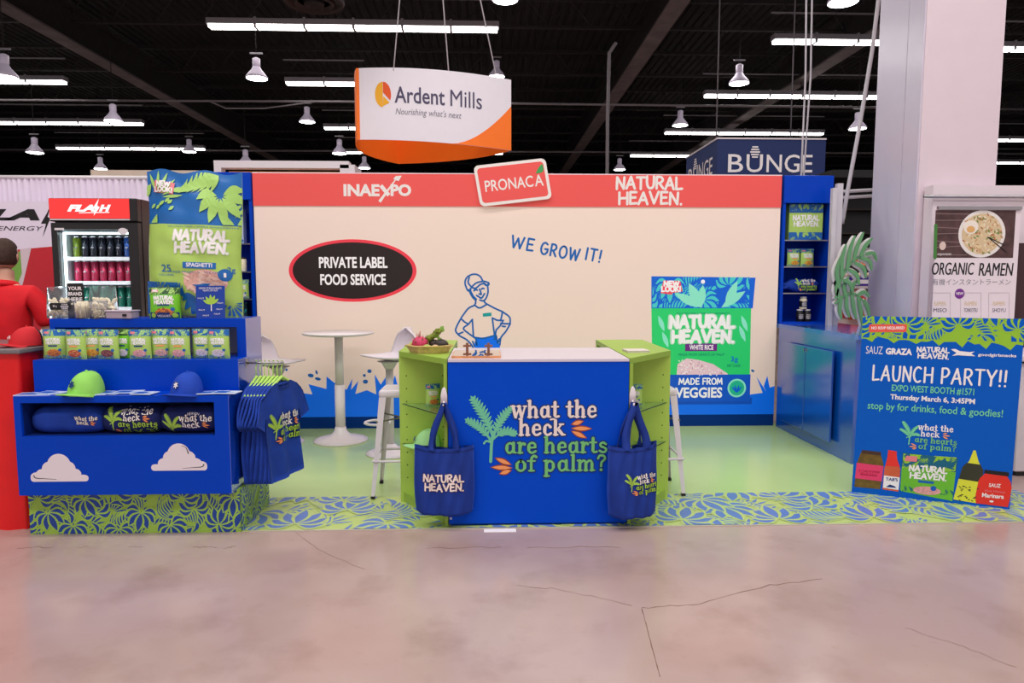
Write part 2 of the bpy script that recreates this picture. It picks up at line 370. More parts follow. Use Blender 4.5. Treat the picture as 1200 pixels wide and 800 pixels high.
def leaves(mb, x0, y0, x1, y1, s, m, T, seed=1, z=0., sy=1., g=None, dens=.66):
    """Botanical print: palm fans, combed fronds and sprigs clipped to a rectangle; g = ground colour for the gaps between leaves."""
    rn = random.Random(seed); clip = (x0, y0, x1, y1)
    def lf(a, b, w, bd=0.):
        if max(a[0], b[0]) < x0 or min(a[0], b[0]) > x1 or max(a[1], b[1]) < y0 or min(a[1], b[1]) > y1: return
        if g:
            d = Vector((b[0] - a[0], b[1] - a[1])); d = d.normalized() * s * .035
            mb.lens((a[0] - d.x, a[1] - d.y), (b[0] + d.x, b[1] + d.y), w * 1.5 + s * .03, g, T, z, bend=bd, clip=clip)
        mb.lens(a, b, w, m, T, z, bend=bd, clip=clip)
    st = s * dens; ny = max(1, round((y1 - y0) / (st * sy))); nx = max(1, round((x1 - x0) / st)); cells = []
    for j in range(-1, ny + 1):
        for i in range(-1, nx + 1):
            cx = x0 + (i + .5 + (.5 if j % 2 else 0) + rn.uniform(-.15, .15)) * (x1 - x0) / nx; cy = y0 + (j + .5 + rn.uniform(-.15, .15)) * (y1 - y0) / ny
            cells.append(((2, 1, 0)[(i + 2 * j + (j // 2)) % 3], cx, cy))
    cells.sort(key=lambda c: {2: 0, 1: 1, 0: 2}[c[0]])
    for kind, cx, cy in cells:
        if kind == 0:
            a0 = rn.uniform(-30, 30) + (90 if rn.random() < .6 else 270)
            for q in (-3, 3, -2, 2, -1, 1, 0):
                a = R(a0 + q * 29); L = s * (.52 - .05 * abs(q)); c, t = math.cos(a), math.sin(a) * sy
                lf((cx + c * s * .05, cy + t * s * .05), (cx + c * L, cy + t * L), s * .15, s * .02 * q)
        elif kind == 1:
            fl = rn.choice((1, -1)); a0 = rn.uniform(0, 360)
            for q in range(8):
                p0 = (cx + s * .09 * (q - 3.5) * math.cos(R(a0)), cy + s * .09 * (q - 3.5) * math.sin(R(a0)) * sy); b = R(a0 + (90 + q * 7) * fl); L = s * (.5 - .02 * q)
                lf(p0, (p0[0] + L * math.cos(b), p0[1] + L * math.sin(b) * sy), s * .085, s * .09 * fl)
        else:
            a0 = rn.uniform(0, 360)
            for q in range(6):
                a = R(a0 + q * 20); c, t = math.cos(a), math.sin(a) * sy
                lf((cx + c * s * .08, cy + t * s * .08), (cx + c * s * .42, cy + t * s * .42), s * .05)
            for q in range(7):
                x, y = cx + rn.uniform(-.3, .3) * s, cy - rn.uniform(.05, .35) * s * sy
                lf((x, y), (x + s * .08, y + s * .07 * sy), s * .05)
# ------------------------------------------------------------------ materials
BLUE = mat('booth_blue_paint', (0, 74, 204), .4, spec=.12, var=.01)
BLUE2 = mat('display_blue_paint', (0, 64, 190), .25, spec=.16, var=.01)
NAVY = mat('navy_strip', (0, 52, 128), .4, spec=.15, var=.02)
GREEN = mat('booth_green_paint', (156, 188, 76), .45, spec=.3, var=.02)
WHITE = mat('white_gloss', (232, 222, 226), .35, var=.01)
WHITEP = mat('white_print', (248, 240, 240), .5, var=0)
BLACK = mat('black_plastic', (18, 17, 19), .4, var=0)
STEEL = mat('brushed_steel', (170, 165, 168), .3, metal=.9, var=.02)
LIME = mat('print_lime', (168, 208, 74), .5, var=0)
PALM = mat('print_palm_green', (112, 200, 160), .5, var=0)
LEAFG = mat('print_leaf_green', (118, 196, 118), .5, var=0)
ORNG = mat('print_orange', (250, 160, 100), .5, var=0)
NAVYP = mat('print_navy', (6, 50, 120), .5, var=0)
BLUEP = mat('print_blue', (10, 92, 190), .5, var=0)
INK = mat('print_black', (22, 18, 20), .5, var=0)
REDP = mat('print_red', (226, 60, 60), .5, var=0)
def laminate(name, rgb, rough=.07, cior=1.9):
    m = mat(name, rgb, rough, spec=.5, coat=1., var=.01); b = m.node_tree.nodes['Principled BSDF']; b.inputs['Coat IOR'].default_value = cior; b.inputs['Coat Roughness'].default_value = rough; return m
# ------------------------------------------------------------------ floor, ceiling, walls
def floor_mat():
    m = bpy.data.materials.new('polished_concrete'); m.use_nodes = True; nt = m.node_tree; b = nt.nodes['Principled BSDF']; L = nt.links.new
    tc = nt.nodes.new('ShaderNodeTexCoord')
    def nz(sc_, det, ro=.6):
        n = nt.nodes.new('ShaderNodeTexNoise'); n.inputs['Scale'].default_value = sc_; n.inputs['Detail'].default_value = det; n.inputs['Roughness'].default_value = ro
        L(tc.outputs['Object'], n.inputs['Vector']); return n
    big, fine, mid = nz(.55, 4), nz(14, 8, .7), nz(2.4, 6)
    r1 = nt.nodes.new('ShaderNodeValToRGB'); e = r1.color_ramp.elements
    e[0].position, e[1].position = .4, .6
    e[0].color = (lin(174), lin(147), lin(140), 1); e[1].color = (lin(190), lin(167), lin(159), 1)
    L(big.outputs[0], r1.inputs[0])
    def mix(a, fac_node, lo, hi, colr):
        mr = nt.nodes.new('ShaderNodeMapRange'); mr.inputs['From Min'].default_value = lo; mr.inputs['From Max'].default_value = hi
        L(fac_node.outputs[0], mr.inputs['Value']); mr.inputs['To Max'].default_value = .45
        x = nt.nodes.new('ShaderNodeMix'); x.data_type = 'RGBA'; L(mr.outputs[0], x.inputs['Factor']); L(a, x.inputs['A']); x.inputs['B'].default_value = (*[lin(v) for v in colr], 1); return x.outputs['Result']
    c = mix(r1.outputs[0], mid, .52, .75, (138, 110, 98)); c = mix(c, fine, .6, .85, (150, 118, 104))
    L(c, b.inputs['Base Color'])
    rr = nt.nodes.new('ShaderNodeMapRange'); rr.inputs['To Min'].default_value = .1; rr.inputs['To Max'].default_value = .26; L(mid.outputs[0], rr.inputs['Value']); L(rr.outputs[0], b.inputs['Roughness'])
    b.inputs['Specular IOR Level'].default_value = .5
    return m
mb = MB(); CON = floor_mat()
mb.add([(-60, -30, 0), (60, -30, 0), (60, 70, 0), (-60, 70, 0)], [(0, 1, 2, 3)], CON)
CRK = mat('crack_grime', (120, 88, 72), .8, var=.3)
FT = lambda p: Vector((p[0], p[1], .0006 + p[2]))
rn = random.Random(5)
def crack(pts, w):
    P = []
    for (x0, y0), (x1, y1) in zip(pts, pts[1:]):
        for k in range(8):
            q = onZ(x0 + (x1 - x0) * k / 8, y0 + (y1 - y0) * k / 8 + rn.uniform(-1.2, 1.2), 0); P.append((q.x, q.y))
    mb.ribbon(P, w, CRK, FT, sm=False, cap=False, taper=lambda t: .35 + .65 * rn.random())
crack([(604, 685), (660, 691), (752, 712)], .004); crack([(752, 712), (820, 707), (902, 686), (972, 677)], .006)
crack([(752, 712), (762, 750), (775, 800)], .005); crack([(1060, 735), (1130, 758), (1200, 785)], .003); crack([(345, 622), (375, 645), (435, 670)], .003)
for a, b in ((20, 70), (90, 108), (150, 170), (226, 258), (262, 278), (500, 600), (618, 742)):
    crack([(a, 641.5), (b, 640.5)], .006)
struct(mb, 'floor')
mb = MB(); DECK = mat('dark_deck', (30, 27, 29), .8, var=.25, vscale=.6)
Zc = 10.2
for i in range(400):   # corrugated steel deck
    x = -58 + i * .29
    mb.add([(x, -8, Zc), (x + .15, -8, Zc), (x + .19, -8, Zc + .06), (x + .25, -8, Zc + .06), (x, 62, Zc), (x + .15, 62, Zc), (x + .19, 62, Zc + .06), (x + .25, 62, Zc + .06), (x + .29, -8, Zc), (x + .29, 62, Zc)],
           [(0, 1, 5, 4), (1, 2, 6, 5), (2, 3, 7, 6), (3, 8, 9, 7)], DECK)
struct(mb, 'ceiling')
BEAM = mat('painted_beam', (112, 104, 106), .7, var=.2, vscale=2.); DARKB = mat('dark_steel', (44, 40, 42), .7, var=.2)
for x, w in ((-12.35, .5), (4.75, .5), (10.9, .5)):     # girders running away from the viewer
    mb = MB(); mb.box((x - w / 2, -8, 8.5), (x + w / 2, 62, 8.56), BEAM); mb.box((x - .05, -8, 8.56), (x + .05, 62, 9.5), DARKB); mb.box((x - w / 2, -8, 9.5), (x + w / 2, 62, 9.58), DARKB)
    struct(mb, 'beam', (x, 20, 9))
for y in (13.0, 17, 21.3, 26, 31, 36, 42, 50):             # cross joists with webs
    mb = MB(); mb.box((-58, y - .06, 9.95), (58, y + .06, 10.05), DARKB); mb.box((-58, y - .06, 9.15), (58, y + .06, 9.22), DARKB)
    for k in range(90):
        x = -58 + k * 1.3; mb.tube([(x, y, 9.2), (x + .65, y, 10), (x + 1.3, y, 9.2)], .025, DARKB, n=4, sm=False)
    struct(mb, 'beam', (0, y, 9.6))
mb = MB(); FAR = mat('far_black_wall', (24, 22, 24), .9)
mb.box((-60, 62, 0), (60, 62.3, 11), FAR); struct(mb, 'wall_back', (0, 62, 0))
for nm, x in (('wall_left', -58), ('wall_right', 58)):
    mb = MB(); mb.box((x - .15, -8, 0), (x + .15, 62, 11), FAR); struct(mb, nm, (x, 20, 0))
# round white-painted building column beside the booth
COLM = mat('column_white', (226, 208, 216), .45, var=.015); COLS = mat('column_side', (214, 206, 222), .18, var=.01)
mb = MB(); X0 = onY(1082, 100, 6.35).x; X1 = onY(1176, 60, 6.35).x
mb.box((X0, 6.35, 0), (X1, 7.12, 10.2), COLM)
mb.box((X0 - .012, 6.36, 0), (X0, 6.6, 10.2), COLS); mb.box((X0 - .006, 6.62, 0), (X0, 7.11, 10.2), COLS)
struct(mb, 'column', ((X0 + X1) / 2, 6.7, 0))
# ------------------------------------------------------------------ ceiling lamps
TUBE = mat('lit_tube', (255, 250, 246), .5, emit=7, var=0); HOUS = mat('fixture_grey', (150, 148, 154), .5, var=.02); GLOW = mat('lit_lens', (255, 252, 255), .5, emit=14, var=0)
DISH = mat('lamp_dish', (190, 178, 196), .4, emit=.18, var=0)
ZF = 8.0
def strip(x0, x1, y, lab):
    Y = onZ(600, y, ZF).y; a, b = onZ(x0, y, ZF).x, onZ(x1, y, ZF).x
    t = thing('strip_light', lab, 'ceiling light', ((a + b) / 2, Y, ZF), 'fluorescent strip lights under the hall roof')
    m = MB(); m.box((a, Y - .14, ZF + .05), (b, Y + .14, ZF + .2), HOUS, bev=.02)
    n = max(2, round((b - a) / 1.25))
    for k in range(1, n): x = a + (b - a) * k / n; m.box((x - .03, Y - .16, ZF - .03), (x + .03, Y + .16, ZF + .22), HOUS)
    part(m, 'housing', t)
    m = MB(); m.box((a + .05, Y - .12, ZF - .02), (b - .05, Y + .12, ZF + .05), TUBE); part(m, 'tube', t)
    m = MB(); m.box((a - .05, Y - .02, ZF + .75), (b, Y + .02, ZF + .79), HOUS); part(m, 'rail', t)
    for f in (.1, .5, .9):
        m = MB(); x = a + (b - a) * f; m.tube([(x, Y, ZF + .2), (x, Y, Zc + .03)], .012, DARKB, n=6); part(m, 'hanger', t)
for q in ((248, 585, 36, 'long lit strip light above the orange and white hanging banner, nearest of all'),
          (337, 428, 101, 'lit strip light passing behind the upper left edge of the orange and white banner'),
          (-40, 88, 102, 'lit strip light at the left picture edge, uppermost on that side'),
          (-40, 175, 149, 'lit strip light at the left picture edge, above the energy drink wall'),
          (77, 245, 177.5, 'lit strip light seen low above the top of the fridge and giant pouch'),
          (381, 440, 152.5, 'short lit strip light just left of the orange and white hanging banner'),
          (909, 1060, 46, 'lit strip light left of the column top, nearest on the right side'),
          (827, 1060, 111, 'lit strip light running behind the white cables left of the column'),
          (780, 971, 155, 'lit strip light just above the navy hanging cube'),
          (739, 850, 182, 'lit strip light partly behind the left edge of the navy hanging cube'),
          (400, 590, 180.5, 'lit strip light crossing behind the bottom of the orange and white banner'),
          (1140, 1260, 52, 'lit strip light right of the column, uppermost on that side'),
          (1130, 1260, 161, 'lit strip light right of the column, middle of three'),
          (1130, 1260, 188, 'lit strip light right of the column, lowest of three')):
    strip(*q)
def highbay(px, py, wpx, lab):
    Y = .56 * FOC / wpx; c = onY(px, py, Y)
    t = thing('high_bay_lamp', lab, 'ceiling light', c, 'dish lamps hanging from the hall roof')
    m = MB(); T = lambda p: c + Vector(p)
    m.lathe([(.28, 0), (.27, .05), (.2, .14), (.13, .22), (.09, .3)], DISH, T, 20); part(m, 'reflector', t)
    m = MB(); m.lathe([(.0, -.03), (.15, -.025), (.265, .0), (.25, .03)], GLOW, T, 20); part(m, 'lens', t)
    m = MB(); m.lathe([(.09, .3), (.1, .32), (.1, .5), (.05, .53)], DISH, T, 12); part(m, 'ballast', t)
    m = MB(); m.tube([c + Vector((0, 0, .5)), (c.x, c.y, Zc + .03)], .012, DARKB, n=6); m.box((c.x - .16, c.y - .02, c.z + .62), (c.x + .16, c.y + .02, c.z + .66), HOUS); part(m, 'bracket', t)
for q in ((301, 92, 24, 'dish lamp below the long strip light, nearest and largest in the left half'),
          (6, 91, 27, 'dish lamp at the left picture edge beside the topmost strip light'),
          (133, 142, 20, 'dish lamp above the fridge, near the end of a strip light'),
          (41, 179, 18, 'dish lamp above the energy drink wall at the far left'),
          (222, 178, 15, 'dish lamp in front of the strip light over the giant pouch'),
          (118, 198, 14, 'low dish lamp peeking over the wall left of the giant pouch'),
          (360, 143, 18, 'dish lamp below the short strip left of the hanging banner'),
          (398, 180, 17, 'dish lamp just left of the orange bottom of the hanging banner'),
          (427, 197, 14, 'low dish lamp just above the red header left of the leaning sign'),
          (582, 90, 19, 'dish lamp behind the upper right corner of the hanging banner'),
          (866, 98, 23, 'dish lamp left of the white cables, nearest on the right side'),
          (797, 147, 18, 'dish lamp above the left face of the navy hanging cube'),
          (1005, 151, 20, 'dish lamp between the white cable and the column'),
          (988, 3, 34, 'dish lamp cut by the top of the picture above the white cables'),
          (592, 0, 30, 'dish lamp cut by the top of the picture over the hanging banner'),
          (726, 199, 14, 'low dish lamp just above the red header right of the leaning sign'),
          (288, 192, 17, 'bright low dish lamp over the left end of the red header')):
    highbay(*q)
m = MB(); c = onY(368, 2, 12); AT = lambda p: c + Vector(p)
t = thing('ceiling_vent', 'round ringed air diffuser at the top edge beside the long strip light', 'vent', c)
for k, nm in ((0, 'outer_ring'), (1, 'middle_ring'), (2, 'inner_ring')):
    m = MB(); r = .5 - k * .16; m.lathe([(r, 0), (r - .03, -.04 - k * .03), (r - .11, .06), (r - .1, .12), (r, .04)], DARKB, AT, 28); part(m, nm, t)
m = MB(); m.lathe([(.3, .05), (.3, 2.5)], DARKB, AT, 20); part(m, 'duct', t)
PIPE = mat('pipe_grey', (120, 114, 118), .6); CAB = mat('white_cable', (205, 200, 205), .5)
def wire(name, lab, cat, pts, Y, r, m, grp=None):
    P = [onY(x, y, Y) for x, y in pts]; Q = []
    for i in range(len(P) - 1):
        for k in range(6): Q.append(P[i].lerp(P[i + 1], k / 6))
    Q.append(P[-1]); b = MB(); b.tube(Q, r, m, n=8); solo(b, name, lab, cat, Q[0], grp)
wire('sprinkler_pipe', 'thin horizontal pipe crossing under the roof behind the hanging banner', 'pipe', [(-60, 117), (400, 119), (1200, 128)], 24, .04, PIPE)
wire('sprinkler_pipe', 'thin horizontal pipe low under the roof across the far hall', 'pipe', [(-60, 175), (1200, 180)], 36, .05, PIPE)
wire('conduit_pole', 'thin grey vertical pole rising behind the red header near the hanging banner', 'pole', [(722, 50), (714, 62), (712, 140), (711, 290), (710, 428)], 16, .04, PIPE)
wire('power_cable', 'straight white cable dropping from the roof in front of the navy cube, left of two', 'cable', [(947, -200), (944, 90), (939, 205), (937, 480)], 8.6, .012, CAB)
wire('power_cable', 'straight white cable dropping from the roof in front of the navy cube, right of two', 'cable', [(952, -20), (950, 90), (945, 160), (942, 205), (940.5, 480)], 8.7, .012, CAB)
wire('power_cable', 'thick pale cable sweeping down beside the column to the palm cut-out', 'cable', [(1044, -200), (1032, -20), (1022, 60), (1007, 150), (994, 220), (987, 262)], 7.5, .022, CAB)
wire('power_cable', 'thin slack cable looping under the roof near the left girder', 'cable', [(243, 117.5), (265, 127), (310, 127), (375, 118.5)], 24, .025, PIPE)
# ------------------------------------------------------------------ hanging signs
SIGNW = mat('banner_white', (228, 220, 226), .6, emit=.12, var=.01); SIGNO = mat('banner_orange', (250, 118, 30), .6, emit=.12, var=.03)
A, B, C_ = onY(418, 120, 13.0), onY(599, 130, 13.0), onY(466, 150, 15.6); zb, zt = 4.17, 5.45
t = thing('hanging_banner', 'white and orange three-sided banner hung from the roof reading Ardent Mills', 'banner', ((A + B + C_) / 3).xy.to_3d() + Vector((0, 0, zb)))
def arcside(P, Q, bow, n=20):
    P, Q = P.xy, Q.xy; d = Q - P; nn = Vector((d.y, -d.x)).normalized(); return [P + d * (i / n) + nn * bow * 4 * (i / n) * (1 - i / n) for i in range(n + 1)]
fr = arcside(A, B, .28)
def on_front(p):   # p.x 0..1 along the front, p.y height above zb
    x = max(0, min(1, p[0])) * 20; i = min(19, int(x)); q = fr[i].lerp(fr[i + 1], x - i); d = (fr[i + 1] - fr[i]).normalized()
    return Vector((q.x + d.y * p[2], q.y - d.x * p[2], zb + p[1] - .18 * p[0]))
def panel(pts, name, m1, drop=0.):
    b = MB(); v = []; n = len(pts)
    for i, q in enumerate(pts):
        s_ = .18 * (i / (n - 1)) if drop else 0.18 * (1 - i / (n - 1)) if name == 'back_right_panel' else 0
        d = (pts[min(i + 1, n - 1)] - pts[max(i - 1, 0)]).normalized() * .02
        v += [(q.x, q.y, zb - s_), (q.x, q.y, zt - s_), (q.x - d.y, q.y + d.x, zb - s_), (q.x - d.y, q.y + d.x, zt - s_)]
    f = []
    for i in range(n - 1):
        a, c = i * 4, i * 4 + 4
        f += [(a, c, c + 1, a + 1), (a + 2, a + 3, c + 3, c + 2), (a + 1, c + 1, c + 3, a + 3), (a, a + 2, c + 2, c)]
    b.add(v, f, m1, sm=False); return part(b, name, t)
panel(fr, 'front_panel', SIGNW, 1.)
panel(arcside(B, C_, .35), 'back_right_panel', SIGNO); panel(arcside(C_, A, .35), 'back_left_panel', SIGNO)
m = MB(); GREYT = mat('print_slate', (78, 70, 100), .5, var=0); YEL = mat('print_yellow', (250, 180, 40), .5, var=0); ORP = mat('print_deep_orange', (240, 90, 30), .5, var=0)
P = [(1, .0)] + [(1, .85)] + [(1 - .4 * (k / 10) ** 1.0, .85 - .82 * (math.sin(k / 10 * math.pi / 2))) for k in range(11)]
for k in range(10):
    x0, x1 = .62 + .038 * k, .62 + .038 * (k + 1); h = lambda x: .8 * max(0, (x - .62) / .38) ** 1.7
    m.add([(x0, 0, .004), (x1, 0, .004), (x1, h(x1), .004), (x0, h(x0), .004)], [(0, 1, 2, 3)], SIGNO, on_front)
m.add([(-.0, 0, .005), (.02, 0, .005), (.02, 1.28, .005), (0, 1.28, .005)], [(0, 1, 2, 3)], SIGNO, on_front)
m.txt('Ardent', (.255, .66, .575, .95), GREYT, on_front, .006, .012); m.txt('Mills', (.61, .66, .81, .95), GREYT, on_front, .006, .0)
m.txt("Nourishing what's next", (.26, .42, .68, .57), mat('print_grey', (140, 134, 144), .5, var=0), on_front, .006, 0, .25)
m.flat([(.178 - .052 * math.sin(R(a)), .805 + .225 * math.cos(R(a))) for a in range(0, 181, 15)], YEL, on_front, .006)
m.flat([(.18, .84), (.226, .7)] + [(.18 + .052 * math.sin(R(a)), .805 + .225 * math.cos(R(a))) for a in range(110, -1, -10)], ORP, on_front, .006); m.flat([(.178, .6), (.182, .78), (.222, .66)], YEL, on_front, .006)
part(m, 'printed_logo', t)
for i, (a, b) in enumerate(((fr[5], (490, 40)), (fr[12], (505, 40)), (fr[18], (520, 55)))):
    m = MB(); e = onY(b[0], b[1], 13.6); m.tube([(a.x, a.y, zt - .1), (e.x, e.y, 10.2)], .012, CAB, n=6); part(m, 'suspension_wire', t)
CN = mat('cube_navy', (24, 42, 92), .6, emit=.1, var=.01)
A = onY(841, 163, 14); B = onY(968, 165, 14)
t = thing('hanging_sign', 'navy box-shaped hanging sign with white lettering BUNGE above the right tower', 'sign', ((A.x + B.x) / 2, 15, 3.0))
m = MB(); m.box((A.x, 14, 3.0), (B.x, 16.2, A.z), CN); part(m, 'body', t)
m = MB()
for a, b in (((A.x, 13.98, A.z), (B.x, 14, A.z + .03)), ((A.x - .02, 14, A.z), (A.x, 16.2, A.z + .03))): m.box(a, b, WHITE)
part(m, 'rim', t)
m = MB(); T1 = lambda p: onY(p[0], p[1], 14) + Vector((0, -.02 - p[2], 0))
def cube_text(m, T, w, z):
    m.txt('B', (.1 * w, z, .24 * w, z + .36), WHITEP, T, 0, .005); m.txt('U', (.27 * w, z, .42 * w, z + .36), WHITEP, T, 0, .005)
    m.txt('NGE', (.455 * w, z, .88 * w, z + .36), WHITEP, T, 0, .005)
    for k in range(5): m.box((.345 * w - .1 + .02 * abs(k - 2), z + .29 + k * .05, 0), (.345 * w + .1 - .02 * abs(k - 2), z + .32 + k * .05, .01), WHITEP, T)
cube_text(m, wallT(13.99, A.x, 3.0), B.x - A.x, .77)
part(m, 'front_lettering', t)
m = MB(); cube_text(m, frame((A.x - .01, 16.2, 3.0), (0, -1, 0), (0, 0, 1)), 2.2, .77); part(m, 'side_lettering', t)
for x in (A.x + .3, B.x - .3):
    m = MB(); m.tube([(x, 15, A.z), (x, 15, 10.2)], .015, PIPE, n=6); part(m, 'suspension_wire', t)
# ------------------------------------------------------------------ booth floor
RUGM = mat('rug_green_vinyl', (184, 212, 138), .22, spec=.6, var=.04, vscale=.8); RUGP = mat('rug_print_ground', (188, 208, 120), .28, var=.02); RUGL = mat('rug_print_blue', (92, 126, 196), .35, var=.06)
RF, RB, RM = 4.19, 7.3, 4.84
t = thing('printed_floor_mat', 'light green vinyl booth floor with a blue leaf print along its front edge', 'floor mat', (.5, RF, 0))
m = MB(); m.box((-2.82, RM, 0), (3.9, RB, .004), RUGM); m.box((-2.82, RF, 0), (3.9, RM, .004), RUGP); leaves(m, -1.8, RF + .005, 3.9, RM, .5, RUGL, lambda p: Vector((p[0], p[1], .0045 + p[2])), 4, sy=1.1, g=RUGP, dens=.42); part(m, 'vinyl_sheet', t)
m = MB(); m.box((-1.5, RF - .012, 0), (3.9, RF, .006), mat('edge_tape', (196, 186, 170), .4)); part(m, 'edge_trim', t)
# ------------------------------------------------------------------ LED back wall
WY = 7.17
def wp(px, py): q = onY(px, py, WY); return (q.x, q.z)
def L_(name, rgb, e=.16): return mat('screen_' + name, rgb, .45, emit=e, var=0)
CREAM = L_('cream', (236, 211, 198)); RED = L_('red', (232, 84, 80), .14); SBLUE = L_('bright_blue', (0, 110, 240)); SLINE = L_('line_blue', (10, 92, 170)); SWHITE = L_('white', (246, 240, 240)); SBLK = L_('black', (38, 26, 24), .1)
SRING = L_('ring_red', (236, 60, 76)); SGRN = L_('pack_green', (40, 205, 110)); SDEEP = L_('pack_blue', (0, 96, 210)); STEAL = L_('pack_leaf', (70, 200, 200)); SMINT = L_('pack_mint', (140, 228, 200)); SPINK = L_('rice', (232, 196, 206)); SPURP = L_('purple', (110, 40, 130)); SDKG = L_('dark_green', (0, 120, 110))
x0, zt = wp(296, 203); x1, _ = wp(916, 206); zh = wp(600, 242)[1]; zs = wp(600, 487)[1]
t = thing('video_wall', 'wide cream display wall with red header, farmer drawing and rice pouch picture', 'display wall', ((x0 + x1) / 2, WY, 0))
m = MB(); m.box((x0, WY + .02, .0), (x1, WY + .3, zt), mat('wall_frame', (200, 196, 200), .4)); m.box((x0 - .004, WY - .004, zt), (x1 + .004, WY + .3, zt + .012), WHITE); part(m, 'frame', t)
m = MB(); m.box((x0, WY, zs), (x1, WY + .02, zh), CREAM); scr = part(m, 'screen', t)
m = MB(); m.box((x0, WY - .012, zh), (x1, WY + .02, zt), RED); hdr = part(m, 'header', t)
m = MB(); m.box((x0, WY + .0, 0), (x1, WY + .02, zs), NAVY); part(m, 'base_strip', t)
TW = wallT(WY - .001); TH = wallT(WY - .014)
def wbox(a, b, c, d): p, q = wp(a, d), wp(c, b); return (p[0], p[1], q[0], q[1])
# header marks
m = MB(); W1 = L_('logo_white', (236, 226, 222), .1)
m.txt('INAE', wbox(403, 216, 445, 230), W1, TH, 0, .045); m.txt('PO', wbox(458, 216, 482, 230), W1, TH, 0, .045)
m.ribbon([wp(445, 236.5), wp(465, 209)], .022, W1, TH, sm=False, taper=lambda k: 1.4 - k); m.flat([wp(461, 210), wp(467.5, 212.5), wp(471, 206), wp(464, 206.5)][::-1], W1, TH, .001); m.ribbon([wp(446.5, 217.5), wp(456, 229)], .04, W1, TH, sm=False, cap=False)
part(m, 'exporter_logo', hdr)
m = MB(); a = wp(760.5, 223); logo(m, a[0], a[1], .69, W1, TH, 0, None, .038); part(m, 'brand_logo', hdr)
# oval badge
m = MB(); c = wp(413.5, 317); k = WY / FOC
m.ell(c[0], c[1], 73.5 * k, 36 * k, SRING, TW, 0, 60); m.ell(c[0], c[1], 69 * k, 32.5 * k, SBLK, TW, .001, 60)
m.txt('PRIVATE LABEL', wbox(374, 301, 454, 314), SWHITE, TW, .002, .03); m.txt('FOOD SERVICE', wbox(375.5, 321, 452, 334), SWHITE, TW, .002, .03); part(m, 'oval_badge', scr)
# WE GROW IT!
m = MB(); a, b = Vector(wp(599, 287)), Vector(wp(703, 307)); d = (b - a).normalized(); q = Vector((-d.y, d.x)); TG = lambda p: TW((a.x + d.x * p[0] + q.x * p[1], a.y + d.y * p[0] + q.y * p[1], p[2]))
def fixed(mb, words, h, w, m_, T):
    for s_, u0, u1, v in words: hand(mb, s_, u0, u1, v, h, w, m_, T, 0, .32)
Lg = (b - a).length
fixed(m, [('WE', 0, Lg * .245, -.02), ('GROW', Lg * .33, Lg * .76, -.03), ('IT!', Lg * .83, Lg, .0)], .12, .021, SLINE, TG); part(m, 'slogan', scr)
# grass and splashes
def z5(X, Y): return wp(280 + X / 4, 340 + Y / 4)
def z3(X, Y): return wp(750 + X / 4.212, 310 + Y / 4.21)
m = MB(); zb = zs
top = [z5(*p) for p in ((60, 470), (120, 440), (165, 428), (190, 480), (214, 415), (232, 470), (272, 478), (345, 488), (326, 440), (410, 462), (411, 404), (466, 448), (505, 466), (532, 414), (526, 466), (560, 424), (546, 486), (600, 468), (644, 488), (636, 394), (665, 442), (694, 398), (702, 462))]
rn = random.Random(3); px = 458
while px < 780:
    top += [wp(px, 452 + rn.uniform(0, 6)), wp(px + 5, 438 + rn.uniform(-4, 6)), wp(px + 9, 455)]; px += 14
top += [z3(*p) for p in ((545, 640), (605, 632), (575, 552), (622, 625), (610, 600), (628, 548), (640, 606), (665, 598))]
top = [(x0, top[0][1])] + [p for p in top if x0 < p[0] < x1 - .02] + [(x1, top[-1][1])]
for p, q_ in zip(top, top[1:]):
    pass
m.flat([(x0, zb)] + [(x1, zb)] + list(reversed(top)), SBLUE, TW, .0006)
for X, Y, r1, r2, ro in ((223, 372, 6, 6, 0), (337, 399, 14, 9, -.2), (370, 415, 14, 7, -.2), (364, 384, 5, 10, .3), (612, 379, 10, 9, 0), (588, 399, 7, 7, 0), (593, 428, 12, 10, 0)):
    c = z5(X, Y); m.ell(c[0], c[1], r1 / 4 * k, r2 / 4 * k, SLINE, TW, .001, 14, ro)
c = z3(556, 523); m.ell(c[0], c[1], .02, .012, SLINE, TW, .001, 12, -.5)
part(m, 'grass_graphic', scr)
# farmer line drawing
m = MB(); g = lambda X, Y: wp(510 + X / 6.154, 300 + Y / 6.154); LW = .0175
def ln(pts, sm=True, w=LW): m.ribbon([g(*p) for p in pts], w, SLINE, TW, .0012, sm)
m.flat([g(*p) for p in ((285, 900), (285, 620), (300, 588), (360, 592), (427, 572), (466, 640), (470, 700), (470, 900))], SBLUE, TW, .0009)
m.flat([g(*p) for p in ((232, 238), (260, 238), (264, 262), (278, 300), (262, 285))], SLINE, TW, .0012)
m.flat([g(*p) for p in ((343, 413), (344, 437), (406, 431), (405, 406))], L_('badge_teal', (20, 150, 150)), TW, .0012)
ln([(226, 232), (215, 190), (232, 150), (280, 130), (322, 144), (345, 182)]); ln([(226, 232), (240, 250), (262, 226)]); ln([(262, 224), (238, 190), (246, 152)]); ln([(262, 222), (300, 192), (352, 182), (384, 192)]); ln([(264, 224), (290, 232), (325, 205), (352, 196)]); ln([(352, 196), (370, 210), (385, 205), (384, 192)], w=.022)
ln([(378, 212), (381, 260), (366, 305), (345, 322), (322, 316)]); ln([(255, 262), (272, 292), (292, 312)], w=.03); ln([(320, 238), (332, 274), (316, 272)]); ln([(280, 250), (292, 240), (304, 246)]); ln([(334, 238), (342, 232), (352, 234)]); ln([(308, 288), (334, 302), (356, 270)]); ln([(298, 282), (306, 290)], False)
ln([(291, 312), (292, 335), (284, 354)]); ln([(352, 322), (360, 336), (374, 346)]); ln([(284, 354), (322, 373), (374, 346)])
